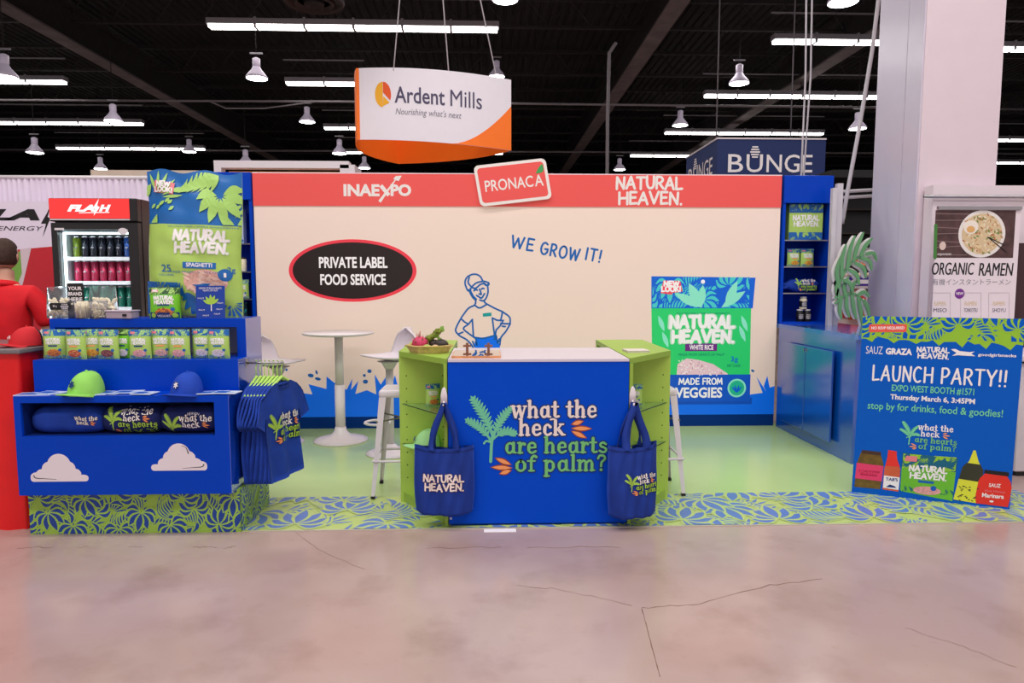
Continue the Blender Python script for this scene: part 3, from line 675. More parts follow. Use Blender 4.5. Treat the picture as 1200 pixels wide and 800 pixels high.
ln([(284, 354), (240, 376), (205, 420), (185, 450), (152, 515), (150, 545), (180, 576), (226, 602), (262, 640), (276, 665)]); ln([(185, 450), (214, 476), (240, 490), (268, 456)], False); ln([(268, 456), (272, 520), (276, 582)]); ln([(240, 490), (204, 522), (245, 560), (292, 596), (300, 640), (290, 620)]); ln([(165, 562), (200, 548)], False); ln([(270, 615), (284, 650)], False)
ln([(374, 346), (430, 376), (485, 400)]); ln([(485, 400), (478, 440), (470, 466)]); ln([(485, 400), (536, 440), (541, 486)]); ln([(472, 486), (541, 488)], False); ln([(541, 488), (510, 542), (475, 586), (466, 640)]); ln([(412, 446), (420, 510), (428, 572)]); ln([(412, 446), (445, 462), (490, 464), (470, 500), (440, 532), (428, 600)], False); ln([(430, 600), (440, 574), (450, 625), (462, 596)]); ln([(484, 505), (505, 508)], False)
ln([(276, 584), (345, 592), (428, 572)])
part(m, 'farmer_drawing', scr)
# pouch picture with its caption box
m = MB(); Pk = [z3(*p) for p in ((56, 57), (56, 210), (62, 640), (540, 640), (548, 210), (570, 64))]
m.flat(Pk, SGRN, TW, .0012)
m.flat([z3(*p) for p in ((56, 57), (56, 215), (556, 215), (570, 64))], SDEEP, TW, .0016)
c0, c1 = z3(60, 212), z3(560, 62); rn = random.Random(8)
leaves(m, c0[0], c0[1], c1[0] - .04, c1[1], .42, STEAL, TW, 21, .002, g=SDEEP, dens=.5)
for a, b, w in (((300, 210), (240, 90), 50), ((300, 212), (310, 100), 40), ((305, 210), (170, 140), 44), ((420, 212), (480, 80), 44), ((400, 212), (520, 130), 40)): m.lens(z3(*a), z3(*b), w / 4.2 * k, SMINT, TW, .0026)
for X, Y in ((90, 250), (110, 330), (490, 300), (500, 250)): m.lens(z3(X, Y), z3(X + 30, Y + 80), .05, SMINT, TW, .0016)
c = z3(305, 316); logo(m, c[0], c[1], .7, L_('grey_halo', (190, 220, 200)), TW, .0030, None, .065); logo(m, c[0], c[1], .68, SWHITE, TW, .0036, None, .048)
m.rect(*[*z3(222, 426), *z3(380, 388)], SPURP, TW, .003); a, b = z3(243, 420), z3(362, 395); m.txt('WHITE RICE', (*a, *b), SWHITE, TW, .0034, .03)
a, b = z3(190, 450), z3(415, 436); m.txt('MADE FROM HEARTS OF PALM', (*a, *b), SDKG, TW, .0022); a, b = z3(180, 246), z3(440, 236); m.txt('GLUTEN FREE | SIMPLE INGREDIENTS', (*a, *b), SDKG, TW, .0022)
a, b = z3(447, 485), z3(484, 452); m.txt('3g', (*a, *b), SDEEP, TW, .0022, .01); a, b = z3(430, 505), z3(495, 490); m.txt('NET CARBS', (*a, *b), SDKG, TW, .0022)
m.flat([z3(*p) for p in ((180, 545), (185, 490), (230, 462), (290, 470), (360, 490), (430, 535), (435, 545))], SPINK, TW, .0024)
rn = random.Random(2)
for i in range(70):
    X, Y = rn.uniform(192, 400), rn.uniform(475, 540)
    if Y > 470 + (X - 250) * .35: c = z3(X, Y); a = rn.uniform(0, 6); m.lens(c, (c[0] + .03 * math.cos(a), c[1] + .03 * math.sin(a)), .009, SWHITE if i % 3 else L_('rice_dark', (190, 130, 150)), TW, .0027)
m.flat([z3(*p) for p in ((100, 140), (115, 78), (198, 80), (210, 132), (160, 140), (155, 148))][::-1][::-1], L_('tag_red', (235, 70, 90)), TW, .0028)
a, b = z3(118, 105), z3(192, 82); hand(m, 'NEW', a[0], b[0], a[1], b[1] - a[1], .017, SWHITE, TW, .0034); a, b = z3(106, 132), z3(200, 108); hand(m, 'LOOK!', a[0], b[0], a[1], b[1] - a[1], .017, SWHITE, TW, .0034)
c = z3(310, 84); m.ell(c[0], c[1], .022, .022, SWHITE, TW, .003)
part(m, 'pouch_picture', scr)
m = MB(); m.rect(*z3(115, 690), *z3(552, 655), L_('box_shadow', (0, 70, 170), .3), TW, .0018)
m.rect(*z3(115, 676), *z3(545, 541), L_('caption_blue', (6, 84, 196)), TW, .0032)
a, b = z3(192, 590), z3(405, 560); hand(m, 'MADE', a[0], a[0] + (b[0] - a[0]) * .47, a[1], b[1] - a[1], .014, SWHITE, TW, .0036); hand(m, 'FROM', a[0] + (b[0] - a[0]) * .55, b[0], a[1], b[1] - a[1], .014, SWHITE, TW, .0036)
a, b = z3(172, 657), z3(406, 604); m.txt('VEGGIES', (*a, *b), SWHITE, TW, .0036, .03)
c = z3(477, 608); m.ell(c[0], c[1], .1, .1, SMINT, TW, .0036, 28, 0); m.ell(c[0], c[1], .08, .08, L_('seal_green', (30, 180, 140)), TW, .004)
for a in (-50, -20, 20, 50): m.lens((c[0], c[1] - .05), (c[0] + .07 * math.sin(R(a)), c[1] + .06 * math.cos(R(a)) - .02), .02, SDEEP, TW, .0044)
part(m, 'caption_box', scr)
# ------------------------------------------------------------------ leaning logo sign on the header
t = thing('logo_sign', 'tilted red rounded sign with white border reading PRONACA over the header', 'sign', onY(604, 215, WY - .06))
a, b, d_ = onY(563, 242, WY - .05), onY(647, 232.5, WY - .05), onY(558.5, 194, WY - .05)
U, V = (b - a), (d_ - a); wd, hg = U.length, V.length; TS = frame(a, U, Vector((-U.z, 0, U.x)))
def rrect(x0, y0, x1, y1, r, n=5):
    P = []
    for cx, cy, a0 in ((x1 - r, y0 + r, -90), (x1 - r, y1 - r, 0), (x0 + r, y1 - r, 90), (x0 + r, y0 + r, 180)):
        for i in range(n + 1): q = R(a0 + 90 * i / n); P.append((cx + r * math.cos(q), cy + r * math.sin(q)))
    return P
x1w = wp(916, 206)[0]
sk = lambda P: [(p[0] - p[1] * .06, p[1]) for p in P]
m = MB(); m.prism(sk(rrect(0, 0, wd, hg, .05)), -.04, 0, W1, TS); part(m, 'board', t)
m = MB(); m.flat(sk(rrect(.03, .03, wd - .03, hg - .03, .035)), RED, TS, .001); part(m, 'red_panel', t)
m = MB(); m.txt('PRONAC', (.07, .14, .07 + wd * .67, .255), W1, TS, .002, .012); m.txt('A', (.085 + wd * .67, .14, .08 + wd * .8, .255), W1, TS, .002, .012); m.ribbon([(.61, .275), (.64, .3)], .012, L_('leaf_green', (60, 150, 80)), TS, .002); m.lens((.605, .27), (.68, .36), .06, L_('leaf_green', (60, 150, 80)), TS, .0024, bend=-.02); part(m, 'lettering', t)
# ------------------------------------------------------------------ shelf towers
def tower(px0, px1, pyt, pyo, shelves_py, zbase, lab, Y=WY - .02, dep=.36):
    a, b = onY(px0, pyt, Y), onY(px1, pyt, Y); zt = a.z; x0, x1 = a.x, b.x; zo = onY(px0, pyo, Y).z
    t = thing('shelf_tower', lab, 'shelf', ((x0 + x1) / 2, Y + dep / 2, zbase))
    m = MB(); th = .03
    m.box((x0, Y, zbase), (x0 + th, Y + dep, zt), BLUE2); m.box((x1 - th, Y, zbase), (x1, Y + dep, zt), BLUE2); m.box((x0 + th, Y + dep - .02, zbase), (x1 - th, Y + dep, zt), BLUE2); m.box((x0 + th, Y + .02, zt - .02), (x1 - th, Y + dep - .02, zt), BLUE2); m.box((x0 + th, Y + .01, zbase), (x1 - th, Y + dep - .02, zbase + .02), BLUE2)
    part(m, 'carcass', t); m = MB(); m.box((x0 + .001, Y - .015, zo), (x1 - .001, Y + .012, zt + .004), BLUE2, bev=.006); part(m, 'top_fascia', t)
    zz = []
    for py in shelves_py:
        z = onY((px0 + px1) / 2, py, Y + .02).z; m = MB(); m.box((x0 + th, Y + .015, z - .012), (x1 - th, Y + dep - .02, z), mat('shelf_board', (30, 84, 186), .2)); m.box((x0 + th, Y + .008, z - .012), (x1 - th, Y + .015, z), STEEL); part(m, 'shelf', t); zz.append(z)
    return x0, x1, Y, zz
CABZ = 1.105
TRx0, TRx1, TRY, TRz = tower(919, 977, 206, 238, (281, 312, 343), CABZ, 'blue shelf tower standing on the right cabinet, holding box, pouches, tote and jars')
TLx0, TLx1, TLY, TLz = tower(233, 294, 202, 234, (285, 318, 350, 378), 0, 'blue shelf tower behind the giant pouch at the left end of the wall')
# right-hand low cabinet
CX = onZ(905, 499.5, 0).x
CY0, CY1 = 5.60, WY - .04
t = thing('low_cabinet', 'long blue floor cabinet with two doors running forward from the right tower', 'cabinet', (CX + .35, 6.4, 0))
GBL = laminate('gloss_blue', (0, 78, 182), .2, 1.9)
m = MB(); m.box((max(CX, x1w + .012), CY0, 0), (CX + .72, CY1, CABZ - .04), GBL); part(m, 'body', t)
m = MB(); m.box((max(CX - .02, x1w + .012), CY0 - .03, CABZ - .04), (CX + .74, WY + .34, CABZ), mat('cabinet_top_blue', (60, 110, 200), .12, coat=.6)); part(m, 'worktop', t)
for y0, y1, nm in ((CY1 - .22 - .5, CY1 - .22, 'door'), (CY1 - .22 - 1.02, CY1 - .225 - .5, 'door')):
    m = MB(); m.box((CX - .014, y0 + .004, .12), (CX + .004, y1 - .004, CABZ - .17), GBL, bev=.003); d = part(m, nm, t)
    m = MB(); yy = y0 + .02 if nm == 'door' and y1 == CY1 - .22 else y1 - .03; m.box((CX - .022, yy, CABZ - .22), (CX - .012, yy + .012, CABZ - .19), STEEL); part(m, 'latch', d)
# ------------------------------------------------------------------ palm cut-out and neighbours on the right
t = thing('palm_cutout', 'cut-out palm fronds with white borders on a post beside the right tower', 'decoration', onY(982, 385, 6.95))
m = MB(); e = onY(981, 215, 6.95); bq = onY(977, 383, 6.95); m.box((bq.x - .03, 6.93, CABZ), (bq.x + .03, 6.98, e.z), mat('post_white', (206, 200, 206), .4)); m.box((bq.x - .09, 6.9, CABZ), (bq.x - .045, 6.95, e.z - .05), CAB); part(m, 'post', t)
CUTG = mat('cutout_green', (104, 160, 108), .6)
def cut_frond(pts, leaves_, nm):
    m = MB(); k_ = 0; Y = 6.8; F = lambda p: (onY(p[0], p[1], Y).x, onY(p[0], p[1], Y).z); T = wallT(Y)
    for w, mm, z in ((.066, WHITEP, -.012), (.036, CUTG, .0)):
        for a in [pts] + leaves_:
            P = smooth_pts([F(p) for p in a], 5)
            k_ += 1
            for dz in (0, -.012): m.ribbon(P, w * (1 if a is not pts else .6), mm, T, z + dz + k_ * .0025, False, taper=lambda q: (.45 + .6 * math.sin(math.pi * min(1, q * .8 + .2))) * (1 if q < .97 else .5))
    part(m, nm, t)
cut_frond([(978, 350), (984, 328), (996, 308), (1012, 298)], [[(982, 338), (979, 318), (984, 300)], [(985, 326), (985, 304), (990, 286)], [(991, 316), (994, 294), (1000, 276)], [(998, 307), (1003, 288), (1010, 272)], [(1006, 301), (1012, 288), (1020, 279)], [(1012, 298), (1021, 297), (1025, 306)], [(1006, 302), (1016, 306), (1019, 317)], [(999, 308), (1009, 314), (1012, 326)], [(992, 316), (1001, 322), (1004, 334)], [(985, 328), (993, 332), (996, 343)]], 'upper_frond')
cut_frond([(977, 356), (988, 346), (1000, 344), (1010, 352)], [[(982, 350), (979, 338), (982, 326)], [(989, 346), (988, 334), (993, 324)], [(996, 344), (998, 334), (1004, 328)], [(1003, 346), (1011, 342), (1017, 348)], [(984, 350), (982, 362), (984, 374)], [(990, 346), (990, 360), (993, 372)], [(996, 345), (998, 360), (1001, 374)], [(1003, 347), (1006, 364), (1009, 386)], [(1009, 351), (1014, 360), (1016, 372)]], 'lower_frond')
# dark booth beyond, right of the tower
t = thing('neighbour_stand', 'black exhibition stand with orange lettering seen between tower and column', 'booth', (5.6, 10.2, 0))
m = MB(); m.box((4.6, 10.3, 0), (6.4, 10.4, 3.0), BLACK); m.box((4.6, 9.2, 2.95), (6.4, 10.3, 3.05), BLACK); part(m, 'back_panel', t)
DKB = mat('stand_brown', (54, 42, 40), .5)
m = MB(); m.box((4.7, 9.55, 1.0), (6.3, 10.3, 1.95), DKB); m.box((4.7, 9.6, 2.0), (6.3, 9.62, 2.03), STEEL); part(m, 'counter', t)
m = MB(); a = onY(996, 311, 9.54); b = onY(1030, 300, 9.54); m.txt('onscious', (a.x, a.z, a.x + .62, a.z + .15), mat('sign_orange', (236, 130, 60), .5, emit=.3), wallT(9.54), 0, .02); part(m, 'lettering', t)
m = MB()
for z in (2.25, 2.6): m.box((4.7, 10.0, z), (6.3, 10.3, z + .02), DKB)
part(m, 'shelf', t)
t = thing('purple_food_box', 'small purple box of snacks on the white counter beside the palm cut-out', 'box', onY(1000, 332, 8.6))
c = onY(1006, 335, 8.6); m = MB(); m.box((c.x - .22, 8.5, c.z), (c.x + .22, 8.75, c.z + .11), mat('box_purple', (70, 44, 150), .5), bev=.01); part(m, 'tray', t)
m = MB(); m.box((c.x - .1, 8.496, c.z + .03), (c.x + .1, 8.499, c.z + .08), WHITEP); part(m, 'label_print', t)
for i in range(4):
    m = MB(); m.ball((0, 0, .03), (.06, .06, .05), mat('bun_tan', (226, 200, 180), .7), lambda p, i=i: Vector((c.x - .17 + i * .11, 8.62, c.z + .1)) + Vector(p)); part(m, 'snack', t)
zc = c.z
t = thing('neighbour_counter', 'white counter with a red disc print seen between tower and column', 'counter', onY(1000, 375, 8.6))
a, b = onY(984, 340, 8.5), onY(1040, 378, 8.5)
m = MB(); m.box((4.1, 8.5, 0), (6.2, 9.3, zc - .03), mat('counter_white', (236, 224, 228), .5)); part(m, 'body', t)
m = MB(); m.box((4.05, 8.44, zc - .03), (6.25, 9.35, zc), WHITE); m.box((4.05, 8.43, b.z - .02), (6.2, 8.5, b.z + .05), mat('shelf_cream', (240, 228, 220), .5)); part(m, 'top', t)
m = MB(); c = onY(984, 362, 8.49); m.flat(clip_poly([(c.x + .36 * math.cos(i * .2094), c.z + .36 * math.sin(i * .2094)) for i in range(30)], (0, b.z + .06, 9, zc - .035)), mat('disc_red', (222, 92, 82), .5), wallT(8.495)); c = onY(1004, 338, 8.49)
for i in range(12): m.ell(c.x + rn.uniform(-.2, .2), min(zc - .08, c.z + rn.uniform(-.06, .1)), .05, .035, mat('food_photo_%d' % (i % 3), ((230, 214, 196), (120, 90, 90), (220, 160, 120))[i % 3], .6), wallT(8.493), .0005 * i, 10, i)
part(m, 'print', t)
m = MB(); c = onY(1009, 372, 8.3); m.lathe([(.001, 0), (.1, 0), (.07, .12), (.09, .2), (.03, .26), (.001, .27)], mat('orange_toy', (250, 110, 30), .5), lambda p: Vector((c.x, 8.4, b.z + .05)) + Vector(p), 12); solo(m, 'orange_bag', 'small orange bag at the foot of the white counter behind the column edge', 'bag', (c.x, 8.4, b.z + .05))
# railing frame behind tower
t = thing('metal_railing', 'thin white metal railing standing behind the right tower', 'railing', onY(1000, 225, 8.0))
for p, q, nm in (((979, 225), (1030, 222), 'top_rail'), ((979, 232), (1030, 229), 'lower_rail')):
    m = MB(); m.tube([onY(*p, 8.2), onY(*q, 8.2)], .02, CAB, n=8); part(m, nm, t)
for px_ in (984, 1029):
    m = MB(); a = onY(px_, 225, 8.2); m.tube([a, (a.x, a.y, 0)], .02, CAB, n=8); part(m, 'upright', t)
# ------------------------------------------------------------------ neighbour wall and ramen poster on the right
PART = mat('partition_white', (232, 218, 224), .5, var=.01)
x0 = X0 + .05; zt = onY(1180, 219, 6.3).z
t = thing('partition_panel', 'white partition panel with a metal rail right of the column', 'partition', (5.3, 6.25, 0))
m = MB(); m.box((x0, 6.2, 0), (7.2, 6.33, zt), PART); part(m, 'panel', t)
m = MB(); a = onY(1083, 230, 6.17); m.tube([a, (7.2, 6.17, a.z)], .014, STEEL); part(m, 'rail', t)
m = MB(); m.box((onY(1198, 300, 6.0).x, 6.1, 0), (7.2, 6.2, 1.9), mat('panel_brown', (70, 44, 48), .5)); part(m, 'side_panel', t)
RY = 5.95; k = RY / FOC; rp_ = lambda x, y: (onY(x, y, RY).x, onY(x, y, RY).z); TR_ = wallT(RY - .006)
a, b = rp_(1089, 420), rp_(1196, 246)
t = thing('ramen_poster', 'white roll-up poster ORGANIC RAMEN with a bowl of noodles', 'poster', ((a[0] + b[0]) / 2, RY, 0))
m = MB(); m.box((a[0], RY - .005, .06), (b[0], RY, b[1]), mat('poster_white', (238, 224, 230), .5, var=0)); part(m, 'sheet', t)
m = MB(); m.box((a[0], RY - .02, b[1]), (b[0], RY + .01, b[1] + .03), STEEL); m.box((a[0], RY - .1, 0), (b[0], RY + .1, .07), STEEL); m.tube([((a[0] + b[0]) / 2, RY + .03, .05), ((a[0] + b[0]) / 2, RY + .03, b[1])], .01, STEEL); part(m, 'stand', t)
m = MB(); WOOD = mat('photo_wood', (84, 58, 58), .6, var=.3, vscale=14)
c0, c1 = rp_(1093, 302), rp_(1190, 246.5); m.rect(*c0, *c1, WOOD, TR_)
for i in range(7): y = c0[1] + (c1[1] - c0[1]) * (i + .5) / 7; m.ribbon([(c0[0], y), (c0[0] + .3, y + rn.uniform(-.02, .02))], .006, mat('photo_wood_light', (140, 112, 112), .6), TR_, .0004)
c = rp_(1150, 274); m.ell(c[0], c[1], 28.5 * k, 27.8 * k, mat('bowl_white', (240, 232, 228), .4, var=0), TR_, .001, 40); m.ell(c[0], c[1], 24.5 * k, 24 * k, mat('broth', (222, 196, 156), .5, var=0), TR_, .0014, 36)
NC = [mat('noodle_%d' % i, q, .5, var=0) for i, q in enumerate(((236, 214, 170), (206, 160, 110), (120, 140, 70), (240, 226, 200), (190, 120, 80)))]
for i in range(150):
    r_, a = 23 * math.sqrt(rn.random()) * k, rn.uniform(0, 6.3); x, y = c[0] + r_ * math.cos(a), c[1] + r_ * math.sin(a); q = rn.uniform(0, 6.3)
    m.lens((x, y), (x + .035 * math.cos(q), y + .035 * math.sin(q)), .014, NC[i % 5], TR_, .0018)
c2 = rp_(1137, 266); m.ell(c2[0], c2[1], 9 * k, 8 * k, mat('egg_white', (248, 236, 224), .4, var=0), TR_, .0026); m.ell(c2[0], c2[1] - .02, 5 * k, 4 * k, mat('egg_yolk', (232, 178, 110), .4, var=0), TR_, .003)
for a_, b_ in (((1157, 278), (1178, 295)), ((1157, 278), (1176, 287))): m.ribbon([rp_(*a_), rp_(*b_)], .008, INK, TR_, .0034)
m.ribbon([rp_(1095, 302), rp_(1096, 264)], .03, mat('scallion', (70, 130, 60), .5), TR_, .001); cc = rp_(1104, 288); m.ell(*cc, 4 * k, 5 * k, mat('garlic', (226, 200, 190), .5), TR_, .0012); part(m, 'bowl_photo', t)
m = MB(); m.txt('ORGANIC', (*rp_(1091, 322), *rp_(1141, 307.5)), INK, TR_, 0, .0, .12); m.txt('RAMEN', (*rp_(1146, 323), *rp_(1187, 308)), INK, TR_, 0, .0, .12); m.txt('ORGANIC', (*rp_(1091.5, 322), *rp_(1141.5, 307.5)), INK, TR_, 0, .0, .12); m.txt('RAMEN', (*rp_(1146.5, 323), *rp_(1187.5, 308)), INK, TR_, 0, .0, .12)
m.txt('有機インスタントラーメン', (*rp_(1092, 334), *rp_(1184, 326.5)), mat('print_grey', (140, 134, 144)), TR_); m.txt('organicramen', (*rp_(1098, 300), *rp_(1114, 296)), WHITEP, TR_, .002)
GL = mat('print_pale_line', (200, 186, 192), .5, var=0)
for X, s_ in ((1101, 'MISO'), (1137, 'TONKOTSU'), (1170, 'SHOYU')):
    for y in (343, 375): m.ribbon([rp_(X - 12, y), rp_(X + 12, y)], .004, GL, TR_, .0005)
    for x in (X - 12, X + 12): m.ribbon([rp_(x, 343), rp_(x, 375)], .004, GL, TR_, .0005)
    m.txt('RAMEN', (*rp_(X - 7, 358), *rp_(X + 7, 353)), mat('print_gold', (226, 200, 150), .5, var=0), TR_, .0006)
    m.txt(s_, (*rp_(X - 8, 365.5), *rp_(X + 8, 361)), mat('print_slate', (78, 70, 100)), TR_, .0006)
c = rp_(1124, 344); m.ell(c[0], c[1], 6 * k, 6 * k, SPURP, TR_, .001); m.txt('NEW!', (c[0] - .033, c[1] - .01, c[0] + .033, c[1] + .014), WHITEP, TR_, .0014, .02); part(m, 'lettering', t)
m = MB(); a = onY(1187, 412, 5.3); m.box((a.x, 5.2, .04), (a.x + .9, 5.8, onY(1190, 422, 5.3).z), mat('crate_grey', (216, 206, 210), .5), bev=.01); m.box((a.x + .03, 5.23, 0), (a.x + .87, 5.77, .04), BLACK)
t = thing('storage_chest', 'pale grey storage chest cut by the right picture edge behind the launch board', 'chest', (a.x + .45, 5.5, 0)); part(m, 'body', t)
m = MB(); z = onY(1190, 422, 5.3).z; m.box((a.x - .01, 5.18, z), (a.x + .92, 5.82, z + .05), mat('crate_lid', (228, 216, 222), .5), bev=.01); m.box((a.x - .01, 5.17, z - .01), (a.x + .92, 5.82, z), BLACK); part(m, 'lid', t)
# far booths peeking over the wall
m = MB(); a, b = onY(253, 189, 12), onY(410, 188, 12); t = thing('far_booth', 'white framed booth canopy with amber underside seen above the red header', 'booth', ((a.x + b.x) / 2, 12.3, 0))
m.box((a.x, 11.9, a.z - .12), (b.x, 12.1, a.z), WHITE); m.box((a.x, 11.9, 0), (a.x + .12, 12.1, a.z - .12), WHITE); m.box((b.x - .15, 11.9, 0), (b.x + .1, 12.5, a.z - .06), WHITE); part(m, 'frame', t)
m = MB(); m.box((a.x + .1, 12.3, a.z - .3), (b.x - .15, 13.5, a.z - .12), mat('amber_ply', (226, 150, 70), .6)); part(m, 'ceiling_panel', t)
m = MB(); a, b = onY(106, 199, 8.5), onY(228, 200, 8.5); t = thing('far_booth', 'beige booth beam seen above the left banner beside the giant pouch', 'booth', ((a.x + b.x) / 2, 8.6, 0))
m.box((a.x, 8.5, a.z - .09), (b.x + .05, 8.6, a.z), mat('beam_beige', (220, 200, 180), .6)); part(m, 'beam', t)
m = MB(); m.box((b.x - .05, 8.5, 0), (b.x + .05, 8.6, a.z - .09), mat('beam_beige', (220, 200, 180))); part(m, 'post', t)
m = MB(); m.box((a.x, 8.5, 0), (a.x + .1, 8.6, a.z - .09), mat('beam_beige', (220, 200, 180))); part(m, 'post', t)
# ------------------------------------------------------------------ tiered display on the left
DX0, DX1, DB = -2.83, -1.57, 4.72
Z1, Z2, Z3 = .872, 1.068, 1.315      # lower top, middle top, upper frame top
t = thing('tiered_display', 'tall stepped blue display counter with cloud decals on a leaf-printed plinth', 'display counter', (-2.2, 4.45, 0))
PLG = mat('plinth_green', (158, 196, 78), .35, var=.02); PLB = mat('plinth_print_blue', (24, 66, 150), .35, var=.03)
m = MB(); m.box((DX0, 4.18, .0), (DX1 + .02, DB, .27), PLG)
leaves(m, DX0, .002, DX1 + .02, .268, .25, PLB, wallT(4.1785, 0, 0), 11, g=PLG, dens=.4); leaves(m, 4.18, .002, DB, .268, .25, PLB, lambda p: Vector((DX1 + .0212 + p[2], p[0], p[1])), 13, g=PLG, dens=.4); part(m, 'plinth', t)
nx0, nx1, nz0, nz1, Y0 = -2.79, -1.655, .63, .832, 4.1
m = MB(); B2 = BLUE2
m.box((DX0, Y0, .27), (DX1, Y0 + .02, nz0), B2); m.box((DX0, Y0, nz1), (DX1, Y0 + .02, Z1 - .02), B2); m.box((DX0, Y0, nz0), (nx0, Y0 + .02, nz1), B2); m.box((nx1, Y0, nz0), (DX1, Y0 + .02, nz1), B2)
m.box((DX0, Y0, Z1 - .02), (DX1, DB, Z1), B2); m.box((DX0, Y0 + .02, .27), (DX0 + .02, DB, Z1 - .02), B2); m.box((DX1 - .02, Y0 + .02, .27), (DX1, DB, Z1 - .02), B2); m.box((DX0, DB - .02, .27), (DX1, DB, Z1 - .02), B2); m.box((DX0, Y0 + .02, .27), (DX1, DB, .29), B2)
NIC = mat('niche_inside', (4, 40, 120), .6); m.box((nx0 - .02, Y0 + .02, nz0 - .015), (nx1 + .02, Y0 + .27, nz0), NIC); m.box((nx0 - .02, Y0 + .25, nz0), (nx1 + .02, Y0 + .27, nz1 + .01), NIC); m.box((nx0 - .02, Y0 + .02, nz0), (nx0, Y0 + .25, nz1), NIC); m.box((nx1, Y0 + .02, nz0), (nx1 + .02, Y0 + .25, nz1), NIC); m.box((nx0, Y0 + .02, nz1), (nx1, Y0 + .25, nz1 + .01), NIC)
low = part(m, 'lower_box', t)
m = MB(); m.box((DX0 + .01, 4.28, Z1), (DX1, DB, Z2), B2); part(m, 'middle_step', t)
m = MB(); fx0, fx1 = -2.80, DX1; m.box((fx0, 4.43, Z3 - .055), (fx1, DB, Z3), B2); m.box((fx1 - .055, 4.43, Z2), (fx1, DB, Z3 - .055), B2); m.box((fx0, 4.43, Z2), (fx0 + .03, DB, Z3 - .055), B2); part(m, 'upper_frame', t)
m = MB(); m.box((fx0 + .03, DB - .015, Z2), (fx1 - .055, DB - .005, Z3 - .055), mat('frame_back', (196, 190, 206), .3)); part(m, 'frame_back_panel', t)
LAM = laminate('display_side_laminate', (0, 64, 190), .12, 2.3)
m = MB(); m.box((DX1, 4.1, .27), (DX1 + .003, DB, Z1), LAM); m.box((DX1, 4.28, Z1), (DX1 + .003, DB, Z2), LAM); m.box((DX1, 4.43, Z2), (DX1 + .003, DB, Z3), LAM); part(m, 'side_panel', t)
CLW = mat('cloud_white', (236, 224, 230), .5, var=0)
def cloud(cx, cz, s, flip):
    m = MB(); T = wallT(Y0 - .001, cx, cz); F = 1 if flip else -1
    parts_ = [(0, .055, .075, .075), (-.055, .03, .05, .05), (.055, .03, .055, .05), (-.1, -.005, .04, .035), (.105, -.005, .045, .035), (.0, .01, .1, .045), (-.15, -.03, .035, .02), (.145, -.022, .04, .03)]
    for x, y, rx, ry in parts_: m.ell(x * F * s, y * s, rx * s, ry * s, CLW, T, .0)
    m.flat(rrect(-.185 * s, -.055 * s, .185 * s, -.012 * s, .02 * s), CLW, T)
    m.ribbon([(.02 * F * s, -.04 * s), (.09 * F * s, -.035 * s), (.15 * F * s, -.03 * s), (.165 * F * s, -.012 * s)], .005, INK, T, .001, taper=lambda q: .3 + q)
    if flip: m.ribbon([(.02 * s, .115 * s), (.05 * s, .1 * s), (.065 * s, .06 * s)], .005, INK, T, .001, taper=lambda q: .3 + q)
    part(m, 'cloud_decal', low)
cloud(-2.585, .405, .92, False); cloud(-1.875, .465, .9, True)
rz, ry = 1.03, 4.42
m = MB(); m.tube([(DX1 - .02, ry, rz), (DX1 + .24, ry, rz)], .007, STEEL); m.box((DX1, ry - .025, rz - .025), (DX1 + .006, ry + .025, rz + .025), STEEL); part(m, 'hanging_rail', t)
# ------------------------------------------------------------------ T-shirts on hangers
HG = mat('hanger_lime', (186, 226, 110), .35, var=0); SHB = mat('shirt_blue', (18, 60, 160), .85, var=.12, vscale=14, bump=.3)
def shirt_mesh(par, flop, prt):
    out = [(-.08, 0), (-.05, -.025), (0, -.04), (.05, -.025), (.08, 0), (.16, -.03), (.235, -.09), (.30, -.24), (.215, -.285), (.19, -.2), (.195, -.4), (.2, -.62), (.1, -.635), (0, -.63), (-.1, -.64), (-.2, -.62), (-.195, -.4), (-.19, -.2), (-.215, -.285), (-.30, -.24), (-.235, -.09), (-.16, -.03)]
    m = MB()
    def wav(p):   # x across the shoulders -> y; drape and folds give thickness
        y, z, s_ = p[0], p[1], p[2]
        side = .016 * math.sin(y * 33 + z * 7 + flop * 40) * min(1, -z * 3) + flop * (abs(y) ** 2) * 1.2
        return Vector((s_ * (1 - .5 * (abs(y) > .22)) + side, y, z))
    # grid the outline for folds
    bm = bmesh.new(); f = bm.faces.new([bm.verts.new((a, b, 0)) for a, b in out]); bmesh.ops.triangulate(bm, faces=[f]); bmesh.ops.subdivide_edges(bm, edges=bm.edges[:], cuts=5, use_grid_fill=True); bmesh.ops.triangulate(bm, faces=bm.faces[:])
    bm.verts.index_update(); V = [tuple(v.co) for v in bm.verts]; Fc = [[v.index for v in q.verts] for q in bm.faces]; edge = [(e.verts[0].index, e.verts[1].index) for e in bm.edges if e.is_boundary]; bm.free()
    n = len(V); A = [(v[0], v[1], .014) for v in V] + [(v[0], v[1], -.014) for v in V]
    m.add(A, Fc + [[i + n for i in reversed(q)] for q in Fc] + [(a, b, b + n, a + n) for a, b in edge], SHB, wav, True)
    b = part(m, 'shirt_body', par)
    m = MB(); m.tube([wav((.075 * math.sin(a), -.02 - .022 * math.cos(a) * (1 if math.cos(a) > 0 else .2), 0)) for a in [k * math.pi / 6 for k in range(12)]], .009, SHB, n=6, closed=True); part(m, 'collar', par)
    if prt:
        m = MB(); T = lambda p: wav((p[0], p[1] - .3, 0)) + Vector((.021 + p[2], 0, 0)); m.seg = .012; slogan(m, .0021, T, WHITEP, LIME, ORNG, LIME, INK); part(m, 'slogan_print', par)
pr = None
